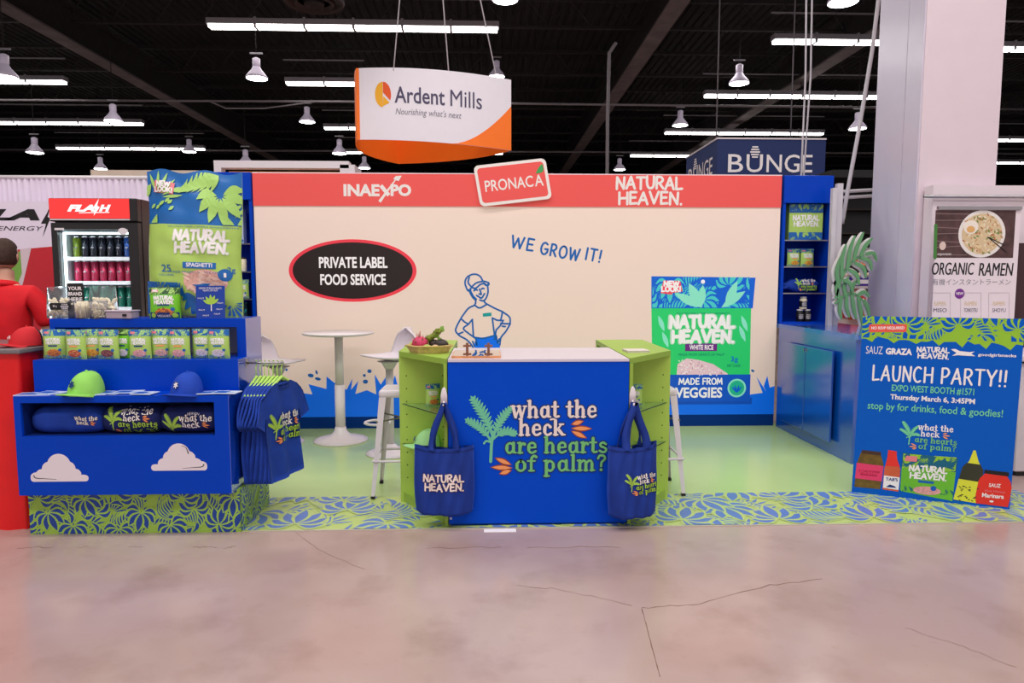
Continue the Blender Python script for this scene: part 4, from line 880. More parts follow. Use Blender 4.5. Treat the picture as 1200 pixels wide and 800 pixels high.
for i in range(7):
    x = DX1 + .062 + i * .027
    last = i == 6
    h = thing('clothes_hanger', '', 'hanger', (0, 0, 0), 'lime hangers on the side rail')
    m = MB(); m.tube([(0, 0, -.07), (0, 0, -.01)] + [(0, .02 * math.sin(a) - .0, .0 + .0145 - .0 + .018 * (1 - math.cos(a)) - .0145) for a in [k * math.pi / 7 for k in range(1, 8)]] , .0035, HG, n=6)
    m.tube([(0, 0, .012), (0, 0, .006)], .001, HG, n=4); part(m, 'hook', h)
    m = MB(); m.tube([(0, -.2, -.17), (0, -.1, -.115), (0, 0, -.07), (0, .1, -.115), (0, .2, -.17)], .01, HG, n=6); m.tube([(0, -.2, -.17), (0, .2, -.17)], .006, HG, n=6); part(m, 'shoulder_bar', h)
    rzz = R(-2 - i * 2.2)
    put(h, (x, ry, rz - .02), rzz, label='lime green plastic hanger on the side rail, ' + ('outermost of the seven' if last else 'innermost of the seven' if i == 0 else '%s from the outer end of the rail' % ['', 'sixth', 'fifth', 'fourth', 'third', 'second'][i]))
    s_ = thing('t_shirt', '', 't-shirt', (0, 0, 0), 'blue shirts on the side rail')
    shirt_mesh(s_, -.12 + .02 * i, last)
    put(s_, (x, ry, rz - .12), rzz, label='blue t-shirt with a printed slogan on its front, outermost on the side rail' if last else 'plain-looking blue t-shirt ' + ('hanging closest to the counter side' if i == 0 else 'on the side rail, %s behind the printed one' % ['', 'fifth', 'fourth', 'third', 'second', 'first'][i]))
# ------------------------------------------------------------------ rolled shirts in the niche
SHD = mat('shirt_dark', (16, 30, 92), .85, var=.15, vscale=14, bump=.3)
def rolled(x0, x1, mt, lab, prt):
    c = ((x0 + x1) / 2, Y0 + .135, nz0); t = thing('folded_t_shirt', lab, 't-shirt', c, 'folded t-shirts in the counter niche'); w = (x1 - x0) / 2
    ry_, rz_ = .1, .082
    def surf(a, u): # a angle, u -1..1
        k = (1 - abs(u) ** 6 * .25); return Vector((u * w, -ry_ * k * math.copysign(abs(math.sin(a)) ** .7, math.sin(a)), rz_ + rz_ * k * math.copysign(abs(math.cos(a)) ** .8, -math.cos(a)) + .004 * math.sin(u * 9 + a * 3) * (1 if a > .6 else 0)))
    m = MB(); n, q = 28, 12; V = [tuple(surf(i * 2 * math.pi / n, -1 + 2 * j / q)) for j in range(q + 1) for i in range(n)]
    F = [(j * n + i, j * n + (i + 1) % n, (j + 1) * n + (i + 1) % n, (j + 1) * n + i) for j in range(q) for i in range(n)]
    F = [tuple(reversed(f)) for f in F] + [tuple(range(n)), tuple(range(q * n + n - 1, q * n - 1, -1))]
    C = Vector(c); m.add(V, F, mt, lambda p: C + Vector(p), True); part(m, 'fabric_roll', t)
    if prt:
        m = MB()
        def T(p):  # p.x metres across, p.y height above niche floor
            zz = max(-.97, min(.97, (p[1] - rz_) / rz_)); a = math.acos(-math.copysign(abs(zz) ** 1.25, zz)); k = surf(a, p[0] / w); return C + Vector((k.x, k.y - .0015 - p[2], k.z))
        prt(m, T); part(m, 'slogan_print', t)
rolled(-2.765, -2.355, SHB, 'blue rolled t-shirt with small slogan, at the left end of the counter niche', lambda m, T: slogan(m, .00125, T, WHITEP, LIME, ORNG, LIME, INK, ox=.1, oy=.055, palm=False, rows=2))
rolled(-2.35, -2.005, SHD, 'dark navy rolled t-shirt with big lime slogan, in the middle of the counter niche', lambda m, T: slogan(m, .00185, T, WHITEP, LIME, ORNG, LIME, INK, ox=.005, oy=.075))
rolled(-2.0, -1.665, SHD, 'dark navy rolled t-shirt with palm and white slogan, right end of the niche', lambda m, T: (slogan(m, .0019, T, WHITEP, LIME, ORNG, LIME, INK, ox=.01, oy=.03, rows=2), m.txt('HEAVEN', (-.0, .115, .07, .13), WHITEP, T)))
# ------------------------------------------------------------------ caps
def cap(name, lab, loc, rz, mt, mback, emb, s=1.):
    t = thing(name, lab, 'cap', (0, 0, 0)); m = MB()
    def dome(d): return 1.0
    V = []; F = []; n, q = 28, 8
    for j in range(q + 1):
        th = math.pi / 2 * j / q
        for i in range(n):
            a = i * 2 * math.pi / n; r = math.cos(th) ** .8; V.append((.095 * r * math.cos(a) - .004 * j * .5, .078 * r * math.sin(a), .004 + .118 * math.sin(th) ** 1.05 * (1.0 + .06 * -math.cos(a) * r)))
    for j in range(q):
        for i in range(n): k = (i + 1) % n; F.append((j * n + i, j * n + k, j * n + n + k, j * n + n + i))
    fr_ = [f for f in F if not (n * .36 <= (f[0] % n) < n * .64 and f[0] // n < 6)]; bk = [f for f in F if f not in fr_]
    m.add(V, fr_, mt, ID, True); part(m, 'crown', t)
    m = MB(); m.add(V, bk, mback, ID, True); m.box((-.1, -.03, .002), (-.092, .03, .02), mback); part(m, 'mesh_back', t)
    m = MB(); V = []; n = 12
    for k, (dz) in enumerate((0, -.004)):
        for i in range(n + 1):
            a = -math.pi / 2 * .92 + math.pi * .92 * i / n; y = .08 * math.sin(a)
            V.append((.08 * math.cos(a), y, .012 + dz - 0. + .012 * math.cos(a) - .008)); V.append((.08 * math.cos(a) + .085 * math.cos(a) ** .6 if math.cos(a) > 0 else .0, y * 1.02, dz + .004 + .022 * math.cos(a) - .012 * (1 - math.cos(a))))
    F = [(2 * i, 2 * i + 1, 2 * i + 3, 2 * i + 2) for i in range(n)]; o = 2 * n + 2; F += [tuple(reversed([x + o for x in f])) for f in F] + [(2 * i + 1, 2 * i + 1 + o, 2 * i + 3 + o, 2 * i + 3) for i in range(n)]
    m.add(V, F, mt, ID, True); part(m, 'brim', t)
    m = MB(); m.ball((-.01, 0, .121), .008, mt); part(m, 'top_button', t)
    m = MB(); emb(m, lambda p: Vector((.0965 * math.cos(p[0] / .09) * (1 - (max(0, p[1]) / .125) ** 2) ** .4 + .002 - .0, -.08 * math.sin(p[0] / .09) * (1 - (max(0, p[1]) / .125) ** 2) ** .4, .004 + p[1])) * 1.015); part(m, 'emblem', t)
    put(t, loc, rz); t.scale = (s, s, s); return t
def emb_palm(mc, mk):
    def f(m, T):
        for a in range(0, 360, 60): m.lens((.0, .06), (.022 * math.cos(R(a + 20)), .06 + .022 * math.sin(R(a + 20))), .012, mk, T, .002); m.lens((.0, .06), (.018 * math.cos(R(a + 20)), .06 + .018 * math.sin(R(a + 20))), .007, mc, T, .003)
    return f
CAPG = mat('cap_green', (148, 214, 96), .8, var=.05, vscale=20, bump=.2); MESHG = mat('cap_mesh_black', (24, 34, 34), .8)
CAPB = mat('cap_blue', (20, 66, 176), .8, var=.05, vscale=20, bump=.2)
tc_ = cap('baseball_cap', 'light green cap with a small dark emblem lying on the blue counter step', onZ(101, 462, Z1), R(256), CAPG, MESHG, emb_palm(NAVYP, NAVYP), 1.15)
tb_ = cap('baseball_cap', 'blue cap with a white flower emblem lying on the blue counter step', onZ(219, 462, Z1), R(258), CAPB, mat('cap_mesh_navy', (10, 22, 70), .8), emb_palm(WHITEP, INK), 1.1)
# flyers on the lower step
FLY = mat('flyer_paper', (214, 224, 238), .4, var=.04); FLB = mat('flyer_blue', (40, 96, 190), .4)
for i, (px, py, w, rot, lab) in enumerate(((42, 462, .2, 5, 'white leaflet on the blue step left of the green cap, at the far left end'), (66, 459.5, .16, -8, 'white leaflet close to the brim of the green cap'), (112, 462.5, .12, 12, 'pale leaflet just right of the green cap'), (130, 461, .14, -14, 'blue and white leaflet second to the right of the green cap'), (152, 460, .15, 6, 'pale leaflet half way between the two caps'), (166, 463, .13, -6, 'bright white leaflet nearest the brim of the blue cap'), (248, 461.5, .17, 9, 'blue and white leaflet right of the blue cap'), (259, 464, .15, -5, 'white leaflet at the right end of the blue step'))):
    c = onZ(px, py, Z1); c.y = max(4.16, min(4.215, c.y)); M = Matrix.Translation(c + Vector((0, 0, .0015 + .0009 * i))) @ Matrix.Rotation(R(rot), 4, 'Z')
    m = MB(); m.box((-w / 2, -.05, -.001), (w / 2, .05, .004), FLY, mT(M)); o = solo(m, 'leaflet', lab, 'leaflet', c, 'leaflets on the lower step')
    m = MB(); m.box((-w / 2 + .01, -.04, .0042), (w * .1, .03, .0046), FLB, mT(M)); m.box((w * .15, -.03, .0042), (w * .4, -.02, .0046), FLB, mT(M)); part(m, 'print', o)
# ------------------------------------------------------------------ food pouches
PG = mat('pouch_lime', (180, 214, 104), .3, var=.04, vscale=12); PBL = mat('pouch_blue', (30, 104, 178), .3, var=.05); PLF = mat('pouch_leaf', (170, 214, 110), .35, var=0); PHALO = mat('pouch_pale', (214, 228, 200), .4, var=0)
FOODS = {'orange pasta': ((220, 130, 60), (150, 80, 60)), 'red sauce pasta': ((200, 90, 60), (236, 190, 130)), 'golden noodles': ((236, 170, 60), (200, 110, 40)), 'dark bean stew': ((130, 74, 80), (190, 120, 110)), 'pink rice': ((226, 160, 160), (246, 214, 204)), 'pale rice': ((224, 214, 216), (190, 170, 180)), 'spaghetti': ((222, 170, 156), (246, 206, 190))}
def pouch(name, w, h, d, food, flav, lab, cat='pouch', group=None, body=None, top=None, fine=True, wrinkle=0., offx=0., seed=1, extra=None, tb=.77, bb=.13, ly=.6, lw=.66, fd=(.03, .2, .3, .125)):
    t = thing(name, lab, cat, (0, 0, 0), group)
    body = body or PG; top = top or PBL
    def D(x, z):
        u = max(-1, min(1, x / (w / 2))); v = max(0, min(1, z / h)); g = .62 + .38 * math.sin(min(1, v / .3) * math.pi / 2) if v < .3 else max(.03, math.cos((v - .3) / .7 * math.pi / 2)) ** .8
        return d / 2 * (1 - abs(u) ** 3 * .92) * g + wrinkle * (math.sin(x * 31 / w * .6 + z * 9 / h) * .5 + math.sin(z * 40 / h + x * 7 / w) * .35) * (1 - abs(u) ** 4)
    def X(u, v): return u * w / 2 * (1 - .035 * math.sin(v * math.pi)) + wrinkle * .5 * math.sin(v * 11)
    def Tz(u, v): return v * h + (wrinkle * 1.5 * math.sin(u * 7) * v ** 6) + h * .012 * (1 - u * u) * (1 if v < .02 else 0)
    nu, nv = (14, 22) if not wrinkle else (30, 44); V = []
    for s_ in (-1, 1):
        for j in range(nv + 1):
            for i in range(nu + 1):
                u, v = -1 + 2 * i / nu, j / nv; x = X(u, v); V.append((x, s_ * D(u * w / 2, v * h), Tz(u, v)))
    N = (nu + 1) * (nv + 1); g = lambda s_, i, j: s_ * N + j * (nu + 1) + i
    m = MB(); Fb, Ft, Fl = [], [], []
    for j in range(nv):
        for i in range(nu):
            (Ft if (j + .5) / nv > tb else Fl if (j + .5) / nv < .1 else Fb).append((g(0, i, j), g(0, i + 1, j), g(0, i + 1, j + 1), g(0, i, j + 1)))
            (Ft if (j + .5) / nv > tb else Fb).append((g(1, i + 1, j), g(1, i, j), g(1, i, j + 1), g(1, i + 1, j + 1)))
    for j in range(nv): Fb += [(g(0, 0, j), g(0, 0, j + 1), g(1, 0, j + 1), g(1, 0, j)), (g(0, nu, j), g(1, nu, j), g(1, nu, j + 1), g(0, nu, j + 1))]
    for i in range(nu): Fb += [(g(0, i, 0), g(1, i, 0), g(1, i + 1, 0), g(0, i + 1, 0)), (g(0, i, nv), g(0, i + 1, nv), g(1, i + 1, nv), g(1, i, nv))]
    m.add(V, Fb, body, ID, True); m.add(V, Ft, top, ID, True); m.add(V, Fl, body, ID, True)
    part(m, 'pouch_body', t)
    def T(p):
        x, z = p[0], p[1]; v = z / h; return Vector((X(x / (w / 2), v) if abs(x) < w / 2 else x, -D(x, z) - .0012 - p[2] * max(1, w * 2) - (.002 if wrinkle else 0), Tz(x / (w / 2), v)))
    m = MB(); lv = PLF; m.seg = w / 14
    leaves(m, -w / 2, h * (tb + .003), w / 2, h * .985, w * .66, lv, T, seed, .0002 if not wrinkle else .003, g=top if not wrinkle else None, dens=.48 if not wrinkle else .56); leaves(m, -w / 2, h * .015, w / 2, h * bb, w * .5, top, T, seed + 5, .0002 if not wrinkle else .003, g=body if not wrinkle else None, dens=.5)
    logo(m, offx * w, h * ly, w * lw, WHITEP, T, .0006, PHALO, .042)
    m.grid(w * (offx - .2 * lw / .66), h * (ly - .185), w * (offx + .2 * lw / .66), h * (ly - .135 - (.66 - lw) * .08), flav, T, .0004)
    fc = FOODS[food]; f1, f2 = mat('food_' + food.replace(' ', '_'), fc[0], .5, var=.2, vscale=60), mat('bits_' + food.replace(' ', '_'), fc[1], .5, var=.1)
    m.ell((offx + fd[0]) * w, h * fd[1], w * fd[2], h * fd[3], f1, T, .0004, 26); rn = random.Random(seed)
    for i in range(26 if fine else 14):
        r_, a, q = math.sqrt(rn.random()), rn.uniform(0, 6.3), rn.uniform(0, 6.3); x, y = (offx + fd[0]) * w + w * fd[2] * .9 * r_ * math.cos(a), h * fd[1] + h * fd[3] * .88 * r_ * math.sin(a); m.lens((x, y), (x + .1 * w * math.cos(q), y + .07 * w * math.sin(q)), .03 * w, f2, T, .0008)
    m.ell((offx + (.3 if not wrinkle else .25)) * w, h * .3, w * .065, w * .065, PBL, T, .0012, 16)
    m.flat([(-w * .4, h * .93), (-w * .42, h * .85), (-w * .2, h * .84), (-w * .19, h * .92)], mat('print_tag_pink', (234, 130, 140), .5, var=0), T, .001 if not wrinkle else .005)
    if fine:
        hand(m, 'NEW', -w * .38, -w * .24, h * .89, h * .03, w * .014, WHITEP, T, .0014 if not wrinkle else .006); hand(m, 'LOOK!', -w * .4, -w * .21, h * .852, h * .03, w * .014, WHITEP, T, .0014 if not wrinkle else .006)
        m.txt('GLUTEN FREE | SIMPLE INGREDIENTS', (w * (offx - .36), h * (tb - .025), w * (offx + .36), h * (tb - .013)), PBL, T, .0004); m.txt('MADE FROM HEARTS OF PALM', (w * (offx - .32), h * (ly - .22), w * (offx + .32), h * (ly - .205)), PBL, T, .0004)
    if extra: extra(m, T)
    part(m, 'front_print', t); return t
# giant pouch
def giant_extra(m, T):
    w, h = .63, .95; o = .12 * w
    m.txt('SPAGHETTI', (o - .085, h * .35, o + .085, h * .378), WHITEP, T, .001, .02); m.txt('25', (-.19, h * .31, -.12, h * .36), PBL, T, .0006, .01); m.txt('CALORIES', (-.21, h * .285, -.1, h * .297), PBL, T, .0006); m.txt('2g', (.245, h * .31, .29, h * .355), PBL, T, .0006, .01); m.txt('1', (o + .25 * w - .007, h * .285, o + .25 * w + .007, h * .315), WHITEP, T, .002, .02)
GP = pouch('giant_pouch', .63, .95, .2, 'spaghetti', PBL, 'giant wrinkled green spaghetti pouch standing on top of the blue display counter', wrinkle=.009, offx=.12, seed=12, extra=giant_extra, tb=.64, bb=.24, ly=.525, lw=.56, fd=(.05, .25, .22, .085))
put(GP, Vector((onY(229, 371, 4.6).x, 4.61, Z3)), R(-3), 0, R(2))
# pouch row: pairs along the middle step
row = [(65, 'orange pasta', NAVYP, 'leftmost lime pouch in the row, back one of its pair, orange pasta picture', 1), (90, 'red sauce pasta', ORNG, 'lime pouch with red pasta picture, second from the left in the row', 0), (109, 'golden noodles', ORNG, 'lime pouch with golden noodle picture, third from the left in the row', 1), (128, 'dark bean stew', NAVYP, 'lime pouch with dark stew picture, fourth from the left in the row', 0), (146, 'pale rice', NAVYP, 'bright green pouch with dark top, tucked behind the pink rice pouch mid row', 2), (165, 'pink rice', NAVYP, 'lime pouch with pink rice picture just right of the bright green pouch', 0), (190, 'spaghetti', ORNG, 'lime pouch with spaghetti picture, back one of the fourth pair', 1), (211, 'pink rice', ORNG, 'lime pouch with pink rice picture, front one of the fourth pair', 0), (238, 'pale rice', PBL, 'lime pouch with white rice picture, second from the right end of the row', 1), (257, 'pale rice', PBL, 'lime pouch with white rice picture at the right end of the row', 0)]
BRG = mat('pouch_bright_green', (120, 206, 40), .3, var=.05); DKT = mat('pouch_dark_top', (40, 84, 40), .4, var=.1)
for i, (px, food, fl, lab, back) in enumerate(row):
    o = pouch('snack_pouch', .135 if px not in (146,) else .11, .185, .06, food, fl, lab, group='food pouches in a row on the middle step', body=BRG if back == 2 else None, top=DKT if back == 2 else None, fine=False, seed=i)
    Yp = 4.345 if not back else 4.385
    put(o, (onY(px, 415, Yp).x, Yp, Z2), R(random.Random(i).uniform(-9, 9)))
# on top of the display
def band_extra(m, T):
    m.grid(-.09, .002, .09, .04, NAVYP, T, .0012); m.txt('VEGGIES', (-.04, .01, .04, .024), WHITEP, T, .0018, .01)
    for x in (-.065, .065): m.ell(x, .021, .016, .016, LIME, T, .0018, 14)
o = pouch('snack_pouch', .19, .2, .08, 'orange pasta', NAVYP, 'bright green pouch with dark leafy top standing in front of the giant pouch', body=BRG, top=DKT, seed=15, extra=band_extra)
put(o, (onY(194, 371, 4.47).x, 4.475, Z3), R(5))
c = Vector((onY(248, 371, 4.46).x, 4.445, Z3)); t = thing('info_card', 'small blue standing card with a palm picture in front of the giant pouch', 'card', c)
M = Matrix.Translation(c) @ Matrix.Rotation(R(-3), 4, 'X') @ Matrix.Rotation(R(3), 4, 'Z'); T = lambda p: M @ Vector((p[0], -p[2], p[1]))
m = MB(); m.box((-.09, 0, -.003), (.09, .21, 0), mat('card_blue', (20, 62, 160), .4), T); part(m, 'panel', t)
m = MB(); m.box((-.04, 0, -.045), (.04, .003, -.003), mat('card_blue', (20, 62, 160), .4), T); part(m, 'foot', t)
m = MB(); m.ribbon([(.005, .05), (.005, .1)], .006, WHITEP, T, .001)
for a in (-70, -40, -5, 25, 60): m.lens((.005, .09), (.005 + .055 * math.sin(R(a)), .1 + .055 * math.cos(R(a))), .02, LIME, T, .0012)
for y in (.2, .185): m.txt('ORIGIN OF PALM HEARTS' if y > .19 else 'HEARTS OF PALM', (-.07 if y > .19 else -.045, y - .012, .07 if y > .19 else .045, y), WHITEP, T, .001)
for x, y in ((-.06, .13), (.06, .1), (-.055, .055), (.055, .06), (-.03, .02), (.04, .03)): m.txt('PALM', (x - .018, y - .005, x + .018, y + .004), WHITEP, T, .001)
part(m, 'print', t)
# clear sample bags, cups, sign, tablet
CLEAR = mat('clear_film', (245, 245, 250), .12, trans=.92, ior=1.08, var=0); PASTA = mat('pale_pasta', (248, 230, 196), .7, var=.15, vscale=40, bump=.4)
def bag(cx, w, h, lab, lbl):
    Yb = 4.56; c = Vector((onY(cx, 371, Yb).x, Yb, Z3)); t = thing('clear_bag', lab, 'bag', c); C = lambda p: c + Vector(p)
    m = MB(); n = 20; V = []; q = 8
    for j in range(q + 1):
        v = j / q; dd = .05 * (1 - v ** 2) + .002
        for i in range(n):
            a = i * 2 * math.pi / n; V.append((w / 2 * math.copysign(abs(math.cos(a)) ** .5, math.cos(a)), dd * math.copysign(abs(math.sin(a)) ** .8, math.sin(a)), v * h + .004 * math.sin(a * 3) * v))
    m.add(V, [(j * n + i, j * n + (i + 1) % n, j * n + n + (i + 1) % n, j * n + n + i) for j in range(q) for i in range(n)] + [tuple(range(n - 1, -1, -1))], CLEAR, C, True); part(m, 'film', t)
    m = MB(); rn = random.Random(cx)
    for i in range(70):
        x, y, z = rn.uniform(-.4, .4) * w, rn.uniform(-.028, .028), .012 + rn.random() * h * .52 * (1 - .0 * i)
        m.ball((x, y, z), (.02, .012, .012), PASTA, C, 7, 4, Euler((rn.uniform(0, 3), rn.uniform(0, 3), 0)).to_matrix())
    part(m, 'contents', t)['kind'] = 'stuff'
    if lbl:
        m = MB(); m.box((-.06, -.054, .055), (.075, -.0535, .098), INK, C)
        T = wallT(c.y - .0545, c.x, c.z); m.txt('25 g', (-.04, .07, -.015, .085), WHITEP, T, 0, .01); m.txt('YOUR', (.015, .084, .055, .094), WHITEP, T, 0, .02); m.txt('BRAND', (.01, .071, .06, .081), WHITEP, T, 0, .02); m.txt('HERE', (.015, .058, .055, .068), WHITEP, T, 0, .02); part(m, 'black_label', t)
bag(76, .21, .2, 'clear zip bag of pale pasta with a black label, left end of the counter top', True)
bag(122, .17, .21, 'clear zip bag of pale pasta behind the right sample cup', False)
for px_, lab, stick in ((99, 'sample cup packed with pale pasta sticks below the black sign', True), (117, 'sample cup of crumbled pale hearts of palm beside the grey box', False)):
    c = Vector((onY(px_, 371, 4.48).x, 4.47, Z3)); C = lambda p: c + Vector(p); t = thing('sample_cup', lab, 'cup', c)
    m = MB(); m.lathe([(.046, 0), (.052, .1), (.055, .112), (.051, .113), (.049, .1), (.043, .004)], CLEAR, C, 20); part(m, 'cup_wall', t)
    m = MB()
    if stick:
        for i in range(26): a = i * 2.4; r_ = .0082 * math.sqrt(i); m.tube([(r_ * math.cos(a), r_ * math.sin(a), .006), (r_ * math.cos(a), r_ * math.sin(a), .1 + .006 * math.sin(i * 3))], .0065, PASTA, C, 6)
    else:
        rn = random.Random(4)
        for i in range(60): a, r_ = rn.uniform(0, 6.3), .037 * math.sqrt(rn.random()); m.ball((r_ * math.cos(a), r_ * math.sin(a), .01 + rn.random() * .088), .009, PASTA, C, 6, 4)
    part(m, 'contents', t)['kind'] = 'stuff'
c = Vector((onY(96, 352, 4.6).x, 4.53, Z3)); t = thing('tent_card', 'black card reading YOUR BRAND HERE above the sample cups', 'card', c)
m = MB(); m.box((c.x - .052, c.y, c.z), (c.x + .052, c.y + .004, c.z + .226), INK); m.box((c.x - .04, c.y, c.z), (c.x + .04, c.y + .05, c.z + .004), INK); part(m, 'panel', t)
m = MB(); T = wallT(c.y - .001, c.x, c.z)
for s_, z in (('YOUR', .18), ('BRAND', .145), ('HERE', .11)): m.txt(s_, (-.044, z, .044, z + .024), WHITEP, T, 0, .03)
part(m, 'lettering', t)
c = Vector((onY(144, 372, 4.47).x, 4.47, Z3)); t = thing('napkin_box', 'flat grey-mauve box lying right of the sample cups', 'box', c); MV = mat('mauve_box', (176, 158, 172), .3); M = Matrix.Translation(c) @ Matrix.Rotation(R(-6), 4, 'Z')
m = MB(); m.box((-.085, -.045, 0), (.085, .045, .045), MV, mT(M), bev=.006); part(m, 'base', t)
m = MB(); m.box((-.09, -.05, .045), (.09, .05, .054), mat('mauve_lid', (206, 190, 204), .25), mT(M), bev=.003); m.box((.03, -.051, .015), (.055, -.0455, .03), INK, mT(M)); part(m, 'lid', t)
# ------------------------------------------------------------------ reception counter
t = thing('reception_counter', 'blue fronted counter with the palm slogan between two green shelf units', 'counter', (.305, 4.6, 0))
CZ = 1.065; CY = 4.225; cx0, cx1 = -.262, .872
CTOP = mat('counter_top', (212, 204, 218), .18, var=.01)
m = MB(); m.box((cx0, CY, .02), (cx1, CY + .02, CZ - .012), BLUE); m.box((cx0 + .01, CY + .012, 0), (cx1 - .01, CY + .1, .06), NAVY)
for x in (cx0 + .012, cx1 - .012): m.box((x - .006, CY - .003, .05), (x + .006, CY, .062), WHITE)
fp = part(m, 'front_panel', t)
m = MB(); m.box((cx0, CY + .02, .05), (cx0 + .02, 4.95, CZ - .012), BLUE); m.box((cx1 - .02, CY + .02, .05), (cx1, 4.95, CZ - .012), BLUE); m.box((cx0 + .02, CY + .02, .45), (cx1 - .02, 4.9, .47), WHITE); part(m, 'carcass', t)
m = MB(); m.box((cx0, CY - .004, CZ - .012), (cx1, 4.97, CZ + .004), CTOP); part(m, 'worktop', t)
m = MB(); k = CY / FOC; c = onY(630, 515, CY); slogan(m, k, wallT(CY - .0015, c.x, c.z), mat('print_cream', (240, 224, 218), .5, var=0), LEAFG, ORNG, PALM, NAVYP); part(m, 'slogan_print', fp)
# green shelf units
GIN = mat('green_inside', (180, 212, 88), .5, var=.02); GLS = mat('glass_shelf', (225, 245, 225), .03, trans=.95, ior=1.2, var=0)
def wing(sx, lab):
    a, b = (-.268, 4.235), (-.63, 4.72)       # front edge: inner post, outer post (left unit)
    if sx > 0: a, b = (.878, 4.235), (1.265, 4.72)
    bk = 5.62; t = thing('corner_shelf_unit', lab, 'shelf unit', ((a[0] + b[0]) / 2, 4.9, 0))
    A, B = Vector(a), Vector(b); d = (B - A).normalized(); th = .022; xo = b[0]; si = 1 if sx > 0 else -1
    yb = 4.74
    m = MB(); m.box((min(a[0], b[0]), yb - th, 0), (max(a[0], b[0]), yb, CZ - .03), GIN); part(m, 'back_panel', t)
    m = MB(); m.box((min(a[0], a[0] + si * th), A.y, .0), (max(a[0], a[0] + si * th), yb - th, CZ - .03), GREEN); part(m, 'inner_side', t)
    poly = [a, b, (b[0], bk), (a[0], bk)]
    if sx < 0: poly = poly[::-1]
    m = MB(); m.prism(poly, CZ - .03, CZ + .006, GREEN); part(m, 'top', t)
    m = MB(); m.box((min(a[0], a[0] + si * .04), bk - .05, 0), (max(a[0], a[0] + si * .04), bk - .01, CZ - .03), GREEN); part(m, 'rear_post', t)
    ins = [(a[0] + si * th, A.y + .035), (b[0] - si * .02, yb - th), (a[0] + si * th, yb - th)]
    if sx < 0: ins = ins[::-1]
    m = MB(); m.prism(ins, 0, .075, GREEN); part(m, 'bottom', t)
    for z in (.42, .7):
        m = MB(); m.prism([(p[0], p[1] + .0) for p in ins], z, z + .007, GLS); part(m, 'glass_shelf', t)
    m = MB(); PIN = mat('pin_hole', (60, 80, 30), .7)
    for z in [.18 + .09 * q for q in range(9)]:
        for x in (b[0] - si * .05, a[0] + si * .06): m.ell(x, z, .005, .005, PIN, wallT(yb - th - .0006), 0, 8)
    part(m, 'pin_holes', t)
    # adhesive hook on the inner post, carries the tote
    m = MB(); hx = a[0] + si * .02; hz = .775; m.lathe([(.001, .12), (.012, .11), (.021, .07), (.022, .0), (.001, 0)], WHITE, lambda p: Vector((hx + p[0], A.y - .006 + p[1] * .25, hz + p[2])), 14)
    m.tube([(hx, A.y - .008, hz + .03), (hx, A.y - .02, hz + .01), (hx, A.y - .03, hz - .005), (hx, A.y - .045, hz), (hx, A.y - .05, hz + .02)], .006, WHITE, n=8); part(m, 'hook', t, 'white adhesive hook')
    return t, Vector((hx, A.y - .032, hz))
wl, hookL = wing(-1, 'green shelf unit with glass shelves left of the blue counter front')
wr, hookR = wing(1, 'green shelf unit with glass shelves right of the blue counter front')
o = pouch('snack_pouch', .1, .15, .05, 'orange pasta', ORNG, 'small pouch on the upper glass shelf of the left green unit', fine=False, seed=31); put(o, (-.39, 4.62, .708), R(18))
o = pouch('snack_pouch', .1, .15, .05, 'pale rice', PBL, 'small pouch on the upper glass shelf of the right green unit', fine=False, seed=32); put(o, (.985, 4.57, .708), R(-10))
cap('baseball_cap', 'pale green cap on the lower glass shelf of the left green unit', (-.43, 4.6, .428), R(200), mat('cap_pale_green', (166, 222, 150), .8), CAPG, emb_palm(NAVYP, NAVYP), 1.0)
